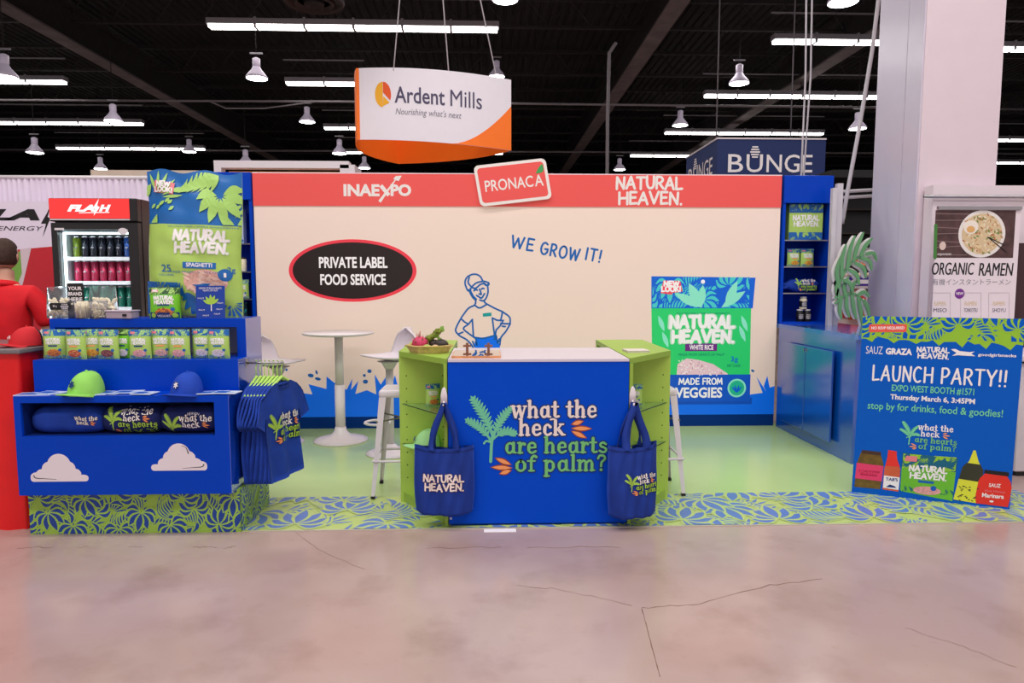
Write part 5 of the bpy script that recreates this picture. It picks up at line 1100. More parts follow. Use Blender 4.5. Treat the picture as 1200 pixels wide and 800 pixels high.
# ------------------------------------------------------------------ tote bags
TB = mat('tote_blue', (14, 50, 140), .8, var=.1, vscale=10, bump=.35); TBD = mat('tote_gusset', (10, 36, 108), .85, var=.1, vscale=10)
def tote(lab, hook, w, h, d, rz, prt, lean):
    t = thing('tote_bag', lab, 'tote bag', (0, 0, 0)); zt = -.255
    def S(u, v, s_):   # u -1..1, v 0 bottom..1 top
        x = u * w / 2 * (1 - .06 * (1 - v) ** 3 + .02 * math.sin(v * 5)); fold = .007 * math.sin(u * 7 + v * 4) + .005 * math.sin(u * 15 - v * 9)
        yy = d / 2 * (1 - abs(u) ** 4) * (.9 - .5 * v ** 2) + fold * (1 - abs(u) ** 6); dip = -.025 * (1 - u * u) * v ** 4
        return Vector((x + lean * (1 - v) * .05, s_ * yy, zt - h * (1 - v) + dip - .018 * abs(u) ** 5 * (v < .5) * -1 * (1 - v)))
    nu, nv = 36, 28; V = [tuple(S(-1 + 2 * i / nu, j / nv, s_)) for s_ in (-1, 1) for j in range(nv + 1) for i in range(nu + 1)]; N = (nu + 1) * (nv + 1); g = lambda s_, i, j: s_ * N + j * (nu + 1) + i
    F = [(g(0, i, j), g(0, i + 1, j), g(0, i + 1, j + 1), g(0, i, j + 1)) for i in range(nu) for j in range(nv)]; F += [(g(1, i + 1, j), g(1, i, j), g(1, i, j + 1), g(1, i + 1, j + 1)) for i in range(nu) for j in range(nv)]
    F += [(g(0, i, 0), g(1, i, 0), g(1, i + 1, 0), g(0, i + 1, 0)) for i in range(nu)]; F += [(g(0, 0, j), g(0, 0, j + 1), g(1, 0, j + 1), g(1, 0, j)) for j in range(nv)] + [(g(0, nu, j), g(1, nu, j), g(1, nu, j + 1), g(0, nu, j + 1)) for j in range(nv)]
    m = MB(); m.add(V, F, TB, ID, True)
    m.add([tuple(S(u, v, -1) + Vector((0, -.002, 0))) for u in [i / 9 - 1 for i in range(19)] for v in (.93, .95)], [(2 * i, 2 * i + 2, 2 * i + 3, 2 * i + 1) for i in range(18)], TBD, ID, True); part(m, 'bag_body', t)
    for s_ in (-1, 1):
        m = MB(); p0 = S(-.42, .97, s_); p1 = S(.42, .97, s_); pk = Vector((0, .006 * s_, .004)); P = []
        for a_, b_, fl in ((p0, pk, 0), (pk, p1, 1)):
            for i in range(9):
                q = i / 9; c = a_.lerp(b_, q); c.x *= (1 + .35 * math.sin(math.pi * q)); c.y += .006 * math.sin(q * 6 + s_) ; P.append(c)
        P.append(p1); V = []
        for i, c in enumerate(P):
            tw = .5 + .35 * math.sin(i * .9); wv = Vector((.019 * math.cos(tw), .019 * math.sin(tw) * s_, 0)) * (1.15 if 3 < i < 15 else 1.3); V += [c - wv + Vector((0, -.004, 0)), c + wv + Vector((0, -.004, 0)), c - wv + Vector((0, .004, 0)), c + wv + Vector((0, .004, 0))]
        F = []
        for i in range(len(P) - 1): a_, b_ = 4 * i, 4 * i + 4; F += [(a_, a_ + 1, b_ + 1, b_), (a_ + 2, b_ + 2, b_ + 3, a_ + 3), (a_, b_, b_ + 2, a_ + 2), (a_ + 1, a_ + 3, b_ + 3, b_ + 1)]
        m.add([tuple(v) for v in V], F, TB, ID, True); part(m, 'handle', t)
    m = MB(); T = lambda p: S(p[0] / (w / 2), 1 + (p[1]) / h, -1) + Vector((0, -.003 - p[2], 0)); m.seg = .02; prt(m, T, w, h); part(m, 'printed_front', t)
    put(t, hook, rz); return t
RUST = mat('print_rust', (150, 60, 30), .5)
tote('navy tote bag printed NATURAL HEAVEN hanging from the left hook of the counter', hookL + Vector((-.0, 0, .02)), .38, .44, .13, R(-4), lambda m, T, w, h: logo(m, -.0, -.23, .25, mat('print_cream', (240, 224, 218)), T, .001, mat('tote_outline', (110, 50, 30), .6), .04, 0, .02), 0)
tote('navy tote bag with small palm slogan hanging from the right hook of the counter', hookR + Vector((0, 0, .02)), .36, .46, .2, R(20), lambda m, T, w, h: slogan(m, .00145, T, WHITEP, LIME, ORNG, LIME, INK, .001, .03, -.25), 0)
# ------------------------------------------------------------------ things on the counter
c = onZ(503, 411, CZ + .006); c.y = 4.62; c.x = onY(503, 411, 4.62).x; c.z = CZ + .006
t = thing('fruit_basket', 'shallow woven hexagon tray of fruit on the left green unit', 'basket', c); C = lambda p: c + Vector(p)
WOV = mat('woven_palm', (206, 180, 112), .8, var=.2, vscale=60, bump=.5)
m = MB(); V = []; n = 6; rs = ((.12, .0), (.15, .05), (.142, .052), (.112, .008))
m.lathe([(r, z) for r, z in rs] + [(.001, .008)], WOV, lambda p: C((p[0] * 1.05, p[1] * .75, p[2])), 6, False); part(m, 'tray', t)
m = MB(); m.tube([(.153 * 1.05 * math.cos(i * math.pi / 3), .153 * .75 * math.sin(i * math.pi / 3), .05) for i in range(6)], .006, WOV, C, 6, closed=True); part(m, 'rim', t)
def fruit(nm, lab, cat, off, r, mt, fn=None, rot=(0, 0, 0)):
    o = Vector(off); q = c + o; t = thing(nm, lab, cat, q); m = MB(); m.ball((0, 0, 0), r, mt, lambda p: q + Vector(p), 16, 10, Euler(rot).to_matrix(), fn); part(m, 'flesh', t); return t, q
DRG = mat('dragon_fruit_pink', (206, 60, 100), .5, var=.15, vscale=20); DGT = mat('dragon_scale', (196, 120, 110), .6)
t, q = fruit('dragon_fruit', 'pink dragon fruit at the left end of the fruit tray', 'fruit', (-.062, .0, .062), (.055, .05, .05), DRG)
m = MB()
for i in range(16):
    a, e = i * 2.4, -.6 + i * .11; d = Vector((math.cos(a) * math.cos(e), math.sin(a) * math.cos(e), math.sin(e))); p = Vector((d.x * .052, d.y * .047, d.z * .047)); m.add([tuple(q + p + v) for v in (Vector((-d.y, d.x, 0)) * .012, Vector((d.y, -d.x, 0)) * .012, d * .02 + Vector((0, 0, .02)))] + [tuple(q + p * .9)], [(0, 1, 2), (1, 3, 2), (3, 0, 2)], DGT)
part(m, 'scales', t); m = MB(); m.tube([q + Vector((0, 0, .048)), q + Vector((.002, 0, .085))], .004, DGT, n=6); part(m, 'stem', t)
AVO = mat('avocado_skin', (58, 48, 44), .5, var=.3, vscale=40, bump=.5); av = lambda d: 1 - .18 * max(0, d.x)
fruit('avocado', 'dark avocado at the right end of the fruit tray', 'fruit', (.085, .0, .055), (.056, .04, .038), AVO, av); fruit('avocado', 'dark avocado in the middle of the fruit tray below the green stalk', 'fruit', (.03, .035, .052), (.05, .038, .036), AVO, av, (0, 0, 2.5))
LIM = mat('lime_skin', (168, 180, 84), .5, var=.15); fruit('lime', 'pale green lime at the front of the fruit tray beside the dragon fruit', 'fruit', (-.01, -.055, .035), (.033, .028, .027), LIM); fruit('lime', 'pinkish lime at the front of the fruit tray below the avocado', 'fruit', (.045, -.055, .034), (.03, .026, .026), mat('guava_skin', (206, 170, 130), .5))
q = c + Vector((.03, .03, .1)); t = thing('vegetable_stalk', 'knobbly green stalk with leaves on top of the fruit tray', 'vegetable', q); STK = mat('stalk_green', (128, 140, 44), .6, var=.25, vscale=50, bump=.4); LFG = mat('fresh_leaf', (120, 160, 50), .6, var=.15)
m = MB(); m.tube([q + Vector(v) for v in ((-.06, -.01, -.025), (-.03, -.005, -.005), (.0, 0, .015), (.03, 0, .04), (.05, 0, .055))], [.02, .021, .02, .022, .014], STK, n=10); part(m, 'stalk', t)
m = MB(); rn = random.Random(1)
for i in range(18): k_ = rn.random(); p = q + Vector((-.06 + .11 * k_, rn.uniform(-.02, .0), -.02 + .08 * k_)); m.ball(tuple(p + Vector((0, -.008, rn.uniform(-.01, .02)))), .009, STK, ID, 6, 4)
part(m, 'knobs', t); m = MB()
for i in range(9):
    a = i * .8; p = q + Vector((.045, 0, .05)) if i < 5 else q + Vector((.025, -.02, .0)); d = Vector((math.cos(a), math.sin(a) * .6, math.sin(a * 1.7))) * .03; s_ = Vector((-d.z, .006, d.x)) * .45; m.add([tuple(p), tuple(p + d * .5 + s_), tuple(p + d), tuple(p + d * .5 - s_)], [(0, 1, 2, 3)], LFG); m.add([tuple(p + Vector((0, .003, 0))), tuple(p + d * .5 + s_ + Vector((0, .003, 0))), tuple(p + d + Vector((0, .003, 0))), tuple(p + d * .5 - s_ + Vector((0, .003, 0)))], [(3, 2, 1, 0)], LFG)
part(m, 'leaves', t)
# mirrored display tray with little wooden crosses
zt_ = CZ + .004; P = [onZ(529, 419.5, zt_), onZ(587, 419.5, zt_), onZ(583, 408, zt_), onZ(534, 408, zt_)]
c = sum(P, Vector()) / 4; t = thing('mirror_tray', 'low mirror tray with wood edge reflecting the farmer drawing on the counter', 'tray', c); MIR = mat('mirror', (238, 232, 228), .02, metal=1., var=0); WDE = mat('tray_wood', (214, 140, 84), .5, var=.2, vscale=20)
x0, x1, y0, y1 = P[0].x, P[1].x, P[0].y, P[0].y + .38
m = MB(); m.box((x0, y0, zt_), (x1, y1, zt_ + .012), WDE); part(m, 'base', t)
m = MB(); m.box((x0 + .004, y0 + .004, zt_ + .012), (x1 - .004, y1 - .004, zt_ + .0135), MIR); part(m, 'mirror', t)
for X, lab in ((547.5, 'small brown wooden cross standing at the left of the mirror tray'), (572.5, 'small brown wooden cross standing at the right of the mirror tray')):
    q = onZ(X, 410, zt_ + .0135); t = thing('wooden_cross', lab, 'ornament', q); BRW = mat('cross_brown', (130, 80, 60), .6, var=.1)
    m = MB(); m.box((q.x - .009, q.y - .007, q.z), (q.x + .009, q.y + .007, q.z + .05), BRW, bev=.003); part(m, 'upright', t); m = MB(); m.box((q.x - .028, q.y - .008, q.z + .022), (q.x + .028, q.y + .008, q.z + .036), BRW, bev=.003); part(m, 'crossbar', t)
q = onZ(745, 412, CZ + .006); t = thing('notepad', 'small pale notepad lying on the right green unit', 'notepad', q); M = Matrix.Translation(q) @ Matrix.Rotation(R(4), 4, 'Z')
m = MB(); m.box((-.075, -.07, 0), (.075, .07, .012), mat('paper_edge', (206, 190, 184), .7, var=.1, vscale=80), mT(M)); part(m, 'pages', t); m = MB(); m.box((-.076, -.071, .012), (.076, .071, .015), mat('pad_cover', (226, 214, 206), .5), mT(M)); part(m, 'cover', t)
m = MB(); q = onZ(586, 622, 0); m.box((q.x - .1, q.y - .02, .0), (q.x + .1, q.y + .03, .003), WHITEP); o = solo(m, 'floor_label', 'small white paper label on the concrete at the foot of the counter', 'label', q)
# ------------------------------------------------------------------ bar table and stools
c = Vector((-1.46, 6.62, .004)); t = thing('bar_table', 'tall round white pedestal table before the cream wall', 'table', c); C = lambda p: c + Vector(p); WT = mat('table_white', (232, 222, 222), .35, var=.01)
m = MB(); m.lathe([(.001, 1.035), (.3, 1.035), (.335, 1.045), (.34, 1.055), (.335, 1.064), (.001, 1.064)], WT, C, 40); part(m, 'tabletop', t)
m = MB(); m.tube([(0, 0, .03), (0, 0, .55)], .048, WT, C, 20); m.tube([(0, 0, .55), (0, 0, 1.035)], .04, WT, C, 20); part(m, 'pole', t)
m = MB(); m.lathe([(.26, 0), (.26, .012), (.2, .03), (.1, .055), (.06, .1), (.05, .14)], WT, C, 40); part(m, 'base', t)
def swivel(lab, c, rz, hgt=.62):
    t = thing('swivel_bar_stool', lab, 'stool', (0, 0, 0)); m = MB(); V = []; nu, nv = 16, 16; WS = mat('seat_white', (226, 216, 222), .3, var=.01)
    def S(u, v): # v 0 front ... 1 back top
        if v < .5:
            q = v / .5; y = -.22 + .33 * q; z = .035 - .05 * math.sin(q * math.pi / 2) + .045 * abs(u) ** 2.5 * q; w = .205 * (math.sin(min(1, .25 + q * 1.4) * math.pi / 2)) ** .6
        else:
            q = (v - .5) / .5; a_ = q * 1.35; y = .11 + .13 * math.sin(a_) / 1.1 - .06 * u * u * q; z = -.015 + .27 * (1 - math.cos(a_)) / .78 + .045 * abs(u) ** 2.5 * (1 - q) ** 2; w = .205 * max(.0, 1 - max(0, (q - .35) / .65) ** 2.6) ** .5 + .004
        return Vector((u * w, y, hgt + .05 + z))
    V = [tuple(S(-1 + 2 * i / nu, j / nv)) for j in range(nv + 1) for i in range(nu + 1)]
    m.add(V, [(j * (nu + 1) + i, j * (nu + 1) + i + 1, (j + 1) * (nu + 1) + i + 1, (j + 1) * (nu + 1) + i) for j in range(nv) for i in range(nu)], WS, ID, True); so = part(m, 'seat_shell', t); sd = so.modifiers.new('thickness', 'SOLIDIFY'); sd.thickness = .014; sd.offset = -1
    m = MB(); m.lathe([(.04, hgt - .05), (.07, hgt + .005), (.11, hgt + .02), (.0, hgt + .03)], WS, ID, 20); m.tube([(0, 0, .03), (0, 0, hgt - .04)], .034, WS, n=16); part(m, 'column', t)
    m = MB(); P = [(.0, -.03, .3)] + [(.11 * math.sin(R(a)), -.13 - .11 * math.cos(R(a)) + 0, .3) for a in range(-150, 151, 25)]; m.tube([(-.03, -.02, .3)] + P[1:] + [(.03, -.02, .3)], .011, WS, n=8); part(m, 'footrest', t)
    m = MB(); m.lathe([(.22, 0), (.22, .01), (.17, .03), (.08, .05), (.04, .09)], WS, ID, 36); part(m, 'base', t)
    put(t, c, rz); return t
swivel('white moulded swivel bar stool left of the tall round table', (-2.02, 6.55, .004), R(72), .72)
swivel('white moulded swivel bar stool behind the left metal stool', (-.9, 6.1, .004), R(-52), .82)
MW = mat('metal_stool_white', (230, 220, 224), .3, var=.01); MD = mat('stool_inner', (120, 120, 96), .5)
def metal_stool(lab, c, rz):
    t = thing('metal_stool', lab, 'stool', (0, 0, 0)); H_ = .775; s1, s2 = .15, .205
    m = MB(); m.box((-s1, -s1, H_ - .055), (s1, s1, H_), MW, bev=.018); m.ell(0, 0, .022, .022, INK, ID, H_ + .0005, 14); part(m, 'seat', t)
    for sx in (-1, 1):
        for sy in (-1, 1):
            m = MB(); w0, w1 = .05, .026; top = Vector((sx * (s1 - .004), sy * (s1 - .004), H_ - .05)); bot = Vector((sx * s2, sy * s2, .02)); V = []
            for p, w in ((top, w0), (bot, w1)): V += [p, p - Vector((sx * w, 0, 0)), p - Vector((sx * w, sy * .004, 0)), p - Vector((sx * .004, sy * .004, 0)), p - Vector((sx * .004, sy * w, 0)), p - Vector((0, sy * w, 0))]
            F = [(i, (i + 1) % 6, 6 + (i + 1) % 6, 6 + i) for i in range(6)] + [(5, 4, 3, 2, 1, 0), (6, 7, 8, 9, 10, 11)]
            m.add([tuple(v) for v in V], F, MW); lg = part(m, 'leg', t)
            m = MB(); m.box((bot.x - sx * .012 - .014, bot.y - sy * .012 - .014, 0), (bot.x - sx * .012 + .014, bot.y - sy * .012 + .014, .022), BLACK); part(m, 'foot_cap', lg)
    e = s1 + (s2 - s1) * .68; z = .27
    for a, b in (((-e, -e), (e, -e)), ((e, -e), (e, e)), ((e, e), (-e, e)), ((-e, e), (-e, -e))):
        m = MB(); q = Vector((*a, z)); r_ = Vector((*b, z)); m.tube([q, r_], .009, MW, n=8); part(m, 'crossbar', t)
    m = MB(); m.tube([(-s1 * 1.1, -s1 * 1.1, .55), (s1 * 1.1, s1 * 1.1, .55)], .006, MD, n=6); m.tube([(s1 * 1.1, -s1 * 1.1, .552), (-s1 * 1.1, s1 * 1.1, .552)], .006, MD, n=6); part(m, 'cross_brace', t)
    put(t, c, rz); return t
metal_stool('white metal stool with splayed legs left of the counter', (-.645, 4.985, .004), 0)
metal_stool('white metal stool with splayed legs right of the counter', (1.205, 4.985, .004), 0)
# ------------------------------------------------------------------ contents of the shelf towers
xr = (TRx0 + TRx1) / 2; Yi = TRY + .12
t = thing('product_box', 'green and blue printed carton standing on the top shelf of the right tower', 'box', (xr - .03, Yi, TRz[0])); a, b = onY(924, 281, Yi - .06), onY(965, 238, Yi - .06); a.z = TRz[0]; b.z -= .01
m = MB(); m.box((a.x, Yi - .06, a.z), (b.x, Yi + .06, b.z), PG); part(m, 'carton', t)
m = MB(); T = wallT(Yi - .0615, 0, 0); hB = b.z - a.z; m.rect(a.x, b.z - hB * .24, b.x, b.z, PBL, T); m.rect(a.x, a.z, b.x, a.z + hB * .22, PBL, T)
leaves(m, a.x, b.z - hB * .24, b.x, b.z, .1, PLF, T, 4, .0006); leaves(m, a.x, a.z, b.x, a.z + hB * .22, .1, PLF, T, 9, .0006); logo(m, (a.x + b.x) / 2, (a.z + b.z) / 2 + .015, (b.x - a.x) * .78, WHITEP, T, .0006, None, .045); part(m, 'print', t)
for px_, lab in ((930, 'left pouch of two on the second shelf of the right tower'), (946, 'right pouch of two on the second shelf of the right tower')):
    o = pouch('snack_pouch', .15, .19, .06, 'golden noodles', ORNG, lab, fine=False, seed=px_); put(o, (onY(px_, 310, Yi - .03).x, Yi - .02, TRz[1]), R(6))
c = Vector((xr - .0, Yi, TRz[2])); t = thing('folded_tote_bag', 'folded navy tote bag with lime slogan on the third shelf of the right tower', 'tote bag', c); C = lambda p: c + Vector(p)
m = MB(); m.ball((0, 0, .075), (.2, .08, .075), SHB, C, 20, 12, None, lambda d: 1 + .1 * math.sin(d.x * 6 + d.z * 5)); m.tube([(-.12, -.03, .08), (-.19, -.05, .05), (-.23, -.05, .06), (-.24, -.05, .075)], .018, SHB, C, 8); part(m, 'fabric', t)
m = MB(); slogan(m, .0014, wallT(c.y - .1, c.x + .02, c.z), WHITEP, LIME, ORNG, LIME, INK, .0, .0, .08); part(m, 'slogan_print', t)
for i, (px_, up, lab) in enumerate(((934.5, 0, 'left black label jar of the lower two in the right tower'), (943, 0, 'right black label jar of the lower two in the right tower'), (938, 1, 'black label jar stacked on top of the two lower jars in the right tower'))):
    c = Vector((onY(px_, 376, Yi).x, Yi - .05, CABZ + .02 + .0 + up * .135)); C = lambda p: c + Vector(p); t = thing('label_jar', lab, 'jar', c, 'jars reading YOUR BRAND HERE in the right tower')
    m = MB(); m.lathe([(.036, 0), (.038, .005), (.038, .1), (.03, .11), (.03, .115)], PASTA if up else INK, C, 18); part(m, 'body', t); m = MB(); m.lathe([(.033, .115), (.033, .13), (.001, .131)], mat('jar_lid', (214, 206, 200), .4), C, 18); part(m, 'lid', t)
    m = MB()
    m.lathe([(.0388, .02), (.0388, .085)], INK, C, 18)
    T = lambda p: C((.0395 * math.sin(p[0] / .0395), -.0395 * math.cos(p[0] / .0395) - p[2], p[1]))
    for s_, z in (('YOUR', .066), ('BRAND', .048), ('HERE', .03)): m.txt(s_, (-.026, z, .026, z + .013), WHITEP, T, .0004, .02)
    part(m, 'black_label', t)
Yl = TLY + .1
c = Vector((onY(280, 284, Yl).x, Yl, TLz[0])); t = thing('product_box', 'white and blue carton on the top shelf of the left tower behind the giant pouch', 'box', c)
m = MB(); m.box((c.x - .12, c.y, c.z), (c.x + .05, c.y + .1, onY(280, 245, Yl).z), mat('carton_white', (196, 206, 230), .5), bev=.004); part(m, 'carton', t)
m = MB(); T = wallT(c.y - .001); leaves(m, c.x - .12, c.z, c.x + .05, c.z + .07, .08, PBL, T, 3); z = onY(280, 257, Yl).z; m.lens((c.x - .1, z), (c.x + .05, z), .03, PBL, T); part(m, 'print', t)
c = Vector((onY(286, 316, Yl).x, Yl - .03, TLz[1])); C = lambda p: c + Vector(p); t = thing('label_jar', 'jar of pale pasta on the second shelf of the left tower', 'jar', c)
m = MB(); m.lathe([(.036, 0), (.038, .005), (.038, .12), (.03, .13)], PASTA, C, 18); part(m, 'body', t); m = MB(); m.lathe([(.033, .13), (.033, .148), (.001, .149)], INK, C, 18); part(m, 'lid', t)
o = pouch('snack_pouch', .15, .2, .06, 'pale rice', ORNG, 'lime pouch on the third shelf of the left tower', fine=False, seed=77); put(o, (onY(285, 349, Yl).x, Yl - .03, TLz[2]), 0)
c = Vector((onY(283, 376, Yl).x, Yl, TLz[3])); t = thing('product_box', 'dark teal patterned carton on the lowest visible shelf of the left tower', 'box', c)
m = MB(); m.box((c.x - .1, c.y, c.z), (c.x + .06, c.y + .1, c.z + .21), mat('carton_teal', (10, 50, 70), .5)); part(m, 'carton', t); m = MB(); leaves(m, c.x - .1, c.z, c.x + .06, c.z + .21, .07, mat('leaf_teal', (30, 150, 160), .5), wallT(c.y - .001), 6); part(m, 'print', t)
# ------------------------------------------------------------------ launch board
A, Bp = onZ(998, 577, .004), onZ(1183, 597, .004); U = Bp - A; U.z = 0; LWd = U.length; LH = 1.30; N = Vector((U.y, -U.x, 0)).normalized()
t = thing('launch_board', 'tall blue printed board LAUNCH PARTY standing on the mat at the right', 'sign board', (A + Bp) / 2)
lean = (Vector((0, 0, 1)) + U.normalized() * .018 - N * .01).normalized(); TL_ = frame(A, U, lean)
LB = mat('launch_blue', (0, 92, 196), .4, spec=.2, var=.01)
m = MB(); m.box((0, 0, -.012), (LWd, LH, 0), LB, TL_); part(m, 'board', t)
m = MB(); m.add([tuple(TL_((x, y, z))) for x in (LWd * .35, LWd * .65) for y, z in ((0.01, -.013), (.01, -.3), (.75, -.013))], [(0, 1, 2), (3, 5, 4), (0, 2, 5, 3), (1, 4, 5, 2), (0, 3, 4, 1)], WHITE); part(m, 'easel_back', t)
UV = lambda u, v: (u * LWd, (1 - v) * LH); bx = lambda u0, v0, u1, v1: (*UV(u0, v1), *UV(u1, v0))
m = MB(); LGR = mat('launch_green', (150, 200, 50), .45, var=0); P = [UV(0, 0)]
rn = random.Random(6); n = 14
for i in range(n + 1): u = i / n; P += [UV(u, .115 + .02 * (i % 2) + .012 * rn.random() + .02 * u), UV(min(1, u + .03), .1 + .03 * rn.random() + .02 * u)]
P += [UV(1, 0)]; m.flat(P, LGR, TL_, .0005)
a, b = UV(0, .118), UV(1, 0); leaves(m, a[0], a[1], b[0], b[1], .27, LB, TL_, 3, .0008, g=LGR, dens=.4)
a, b = UV(.045, .085), UV(.29, .05); T2 = lambda p: TL_((p[0], p[1] + (p[0] - .04) * .03, p[2])); m.flat(rrect(*UV(.045, .088), *UV(.29, .045), .01), mat('tag_coral', (240, 90, 76), .5, var=0), T2, .0015); m.txt('NO RSVP REQUIRED', bx(.06, .057, .275, .076), WHITEP, T2, .002, .03)
m.txt('SAUZ', bx(.035, .165, .145, .208), WHITEP, TL_, .001, -.005); m.txt('GRAZA', bx(.165, .172, .335, .208), WHITEP, TL_, .001, .05)
c = UV(.465, .19); logo(m, c[0], c[1], .2 * LWd, WHITEP, TL_, .001, None, .044)
m.flat([UV(*q) for q in ((.575, .168), (.6, .165), (.63, .176), (.69, .18), (.72, .175), (.7, .188), (.725, .2), (.68, .2), (.62, .198), (.585, .203), (.61, .187))], WHITEP, TL_, .001)
m.txt('goodgirlsnacks', bx(.74, .183, .965, .203), WHITEP, TL_, .001, .025)
u0, u1 = .09, .62
b0 = UV(.09, .352)[1]; hand(m, 'LAUNCH', UV(.09, 0)[0], UV(.475, 0)[0], b0, .105, .013, WHITEP, TL_, .001, .25); hand(m, 'PARTY!!', UV(.53, 0)[0], UV(.92, 0)[0], b0, .105, .013, WHITEP, TL_, .001, .25)
MINT = mat('print_mint', (120, 216, 160), .5, var=0); m.txt('EXPO WEST BOOTH #1571', bx(.22, .372, .735, .412), MINT, TL_, .001, .015); m.txt('Thursday March 6, 3:45PM', bx(.215, .425, .745, .463), WHITEP, TL_, .001, .03); m.txt('stop by for drinks, food & goodies!', bx(.07, .475, .915, .527), MINT, TL_, .001, .01)
c = UV(.475, .655); slogan(m, .00208, TL_, WHITEP, LEAFG, ORNG, MINT, None, .001, c[0], c[1])
part(m, 'lettering', t)
m = MB(); z = .001
def blob(pts, mm, dz=0.): m.flat([UV(*q) for q in pts], mm, TL_, z + dz)
JB = mat('photo_pickle', (110, 84, 30), .4, var=.3, vscale=20); JK = mat('photo_pink', (236, 60, 110), .4, var=0); LID = mat('photo_lid', (70, 44, 30), .4, var=0)
blob(((.04, .8), (.175, .805), (.19, .84), (.2, .87), (.19, 1.0), (.015, 1.0), (.02, .86), (.03, .83)), JB); blob(((.045, .785), (.175, .79), (.175, .81), (.045, .805)), LID, .0004); blob(((.018, .86), (.198, .868), (.195, .955), (.016, .95)), JK, .0006); blob(((.035, .9), (.18, .9), (.16, .93), (.05, .93)), mat('photo_magenta', (190, 30, 70), .4, var=0), .0008); m.txt('Pickles', bx(.045, .902, .17, .922), JK, TL_, z + .0012, .03)
RDB = mat('photo_sauce', (214, 96, 60), .4, var=.1); blob(((.225, .79), (.275, .79), (.285, .83), (.31, .88), (.31, 1.005), (.205, 1.0), (.205, .88), (.22, .83)), RDB); blob(((.22, .775), (.275, .78), (.28, .82), (.305, .865), (.21, .865), (.218, .82)), mat('photo_red_cap', (236, 50, 44), .4, var=0), .0004); blob(((.207, .92), (.31, .925), (.31, .995), (.207, .99)), WHITEP, .0006); m.txt("TAB'S", bx(.22, .93, .3, .948), NAVYP, TL_, z + .001, .03); blob(((.225, .985), (.25, .968), (.28, .975), (.295, .985)), NAVYP, .001)
blob(((.315, .79), (.66, .8), (.655, 1.03), (.32, 1.0)), mat('photo_green', (110, 190, 50), .4, var=.05)); blob(((.315, .785), (.665, .795), (.66, .87), (.315, .865)), mat('photo_teal', (10, 100, 130), .4), .0003)
a, b = UV(.32, .87), UV(.655, .79); leaves(m, a[0], a[1], b[0], b[1], .1, LGR, TL_, 5, z + .0006); c = UV(.485, .885); logo(m, c[0], c[1], .23, WHITEP, TL_, z + .001, None, .046); blob(((.43, .93), (.53, .932), (.53, .945), (.43, .943)), BLUEP, .001)
c = UV(.49, .985); m.ell(c[0], c[1], .085, .03, mat('food_pink_rice', (226, 160, 160)), TL_, z + .001); c = UV(.53, .97); m.ell(c[0], c[1], .018, .018, BLUEP, TL_, z + .0014); blob(((.34, .8), (.41, .8), (.41, .83), (.33, .83)), mat('print_tag_pink', (234, 130, 140)), .001)
for s0, s1 in ((.32, .4), (.58, .66)): a = UV(s0, 1.0); b = UV(s1, .96); leaves(m, a[0], a[1], b[0], b[1], .06, mat('photo_teal', (10, 100, 130)), TL_, 2, z + .001)
OL = mat('photo_olive', (52, 54, 36), .4, var=.05); YL = mat('photo_yellow', (226, 226, 60), .4, var=.03); blob(((.72, .815), (.8, .815), (.825, .85), (.82, .92), (.68, .91), (.695, .84)), OL); blob(((.752, .745), (.765, .745), (.79, .805), (.8, .82), (.725, .815), (.735, .8)), YL, .0003); blob(((.68, .905), (.82, .915), (.81, 1.03), (.66, 1.02)), YL, .0004)
rn = random.Random(9)
for i in range(26): c = UV(rn.uniform(.675, .8), rn.choice((rn.uniform(.99, 1.02), rn.uniform(.945, .965)))); m.lens(c, (c[0] + .014, c[1] + rn.uniform(-.01, .01)), .007, OL, TL_, z + .001)
RJ = mat('photo_marinara', (232, 50, 36), .4, var=.05); blob(((.84, .86), (.96, .865), (.99, .9), (1.0, .93), (.995, 1.0), (.99, 1.035), (.8, 1.03), (.79, 1.0), (.8, .91), (.81, .89)), RJ, .0008); blob(((.83, .845), (.975, .85), (.975, .872), (.83, .865)), INK, .001); m.txt('SAUZ', bx(.865, .915, .935, .935), WHITEP, TL_, z + .0016, .02); m.txt('Hot Honey', bx(.845, .95, .965, .967), mat('print_tag_pink', (234, 130, 140)), TL_, z + .0016); m.txt('Marinara', bx(.83, .97, .96, .993), WHITEP, TL_, z + .0016, .03)
m.ell(*UV(.89, 1.012), .012, .007, WHITEP, TL_, z + .0016)
# keep the photo strip on the board: everything printed stays above its lower edge
m.v = [tuple(TL_((q.x, q.y, q.z))) for q in [Vector(((Vector(v) - A).dot(U.normalized()), max(.002, ((Vector(v) - A).dot(lean)) * 1.15 + .035 - .0) if False else max(.002, (Vector(v) - A).dot(lean) + .045), (Vector(v) - A).dot(U.normalized().cross(lean)))) for v in m.v]]
part(m, 'product_photo', t)
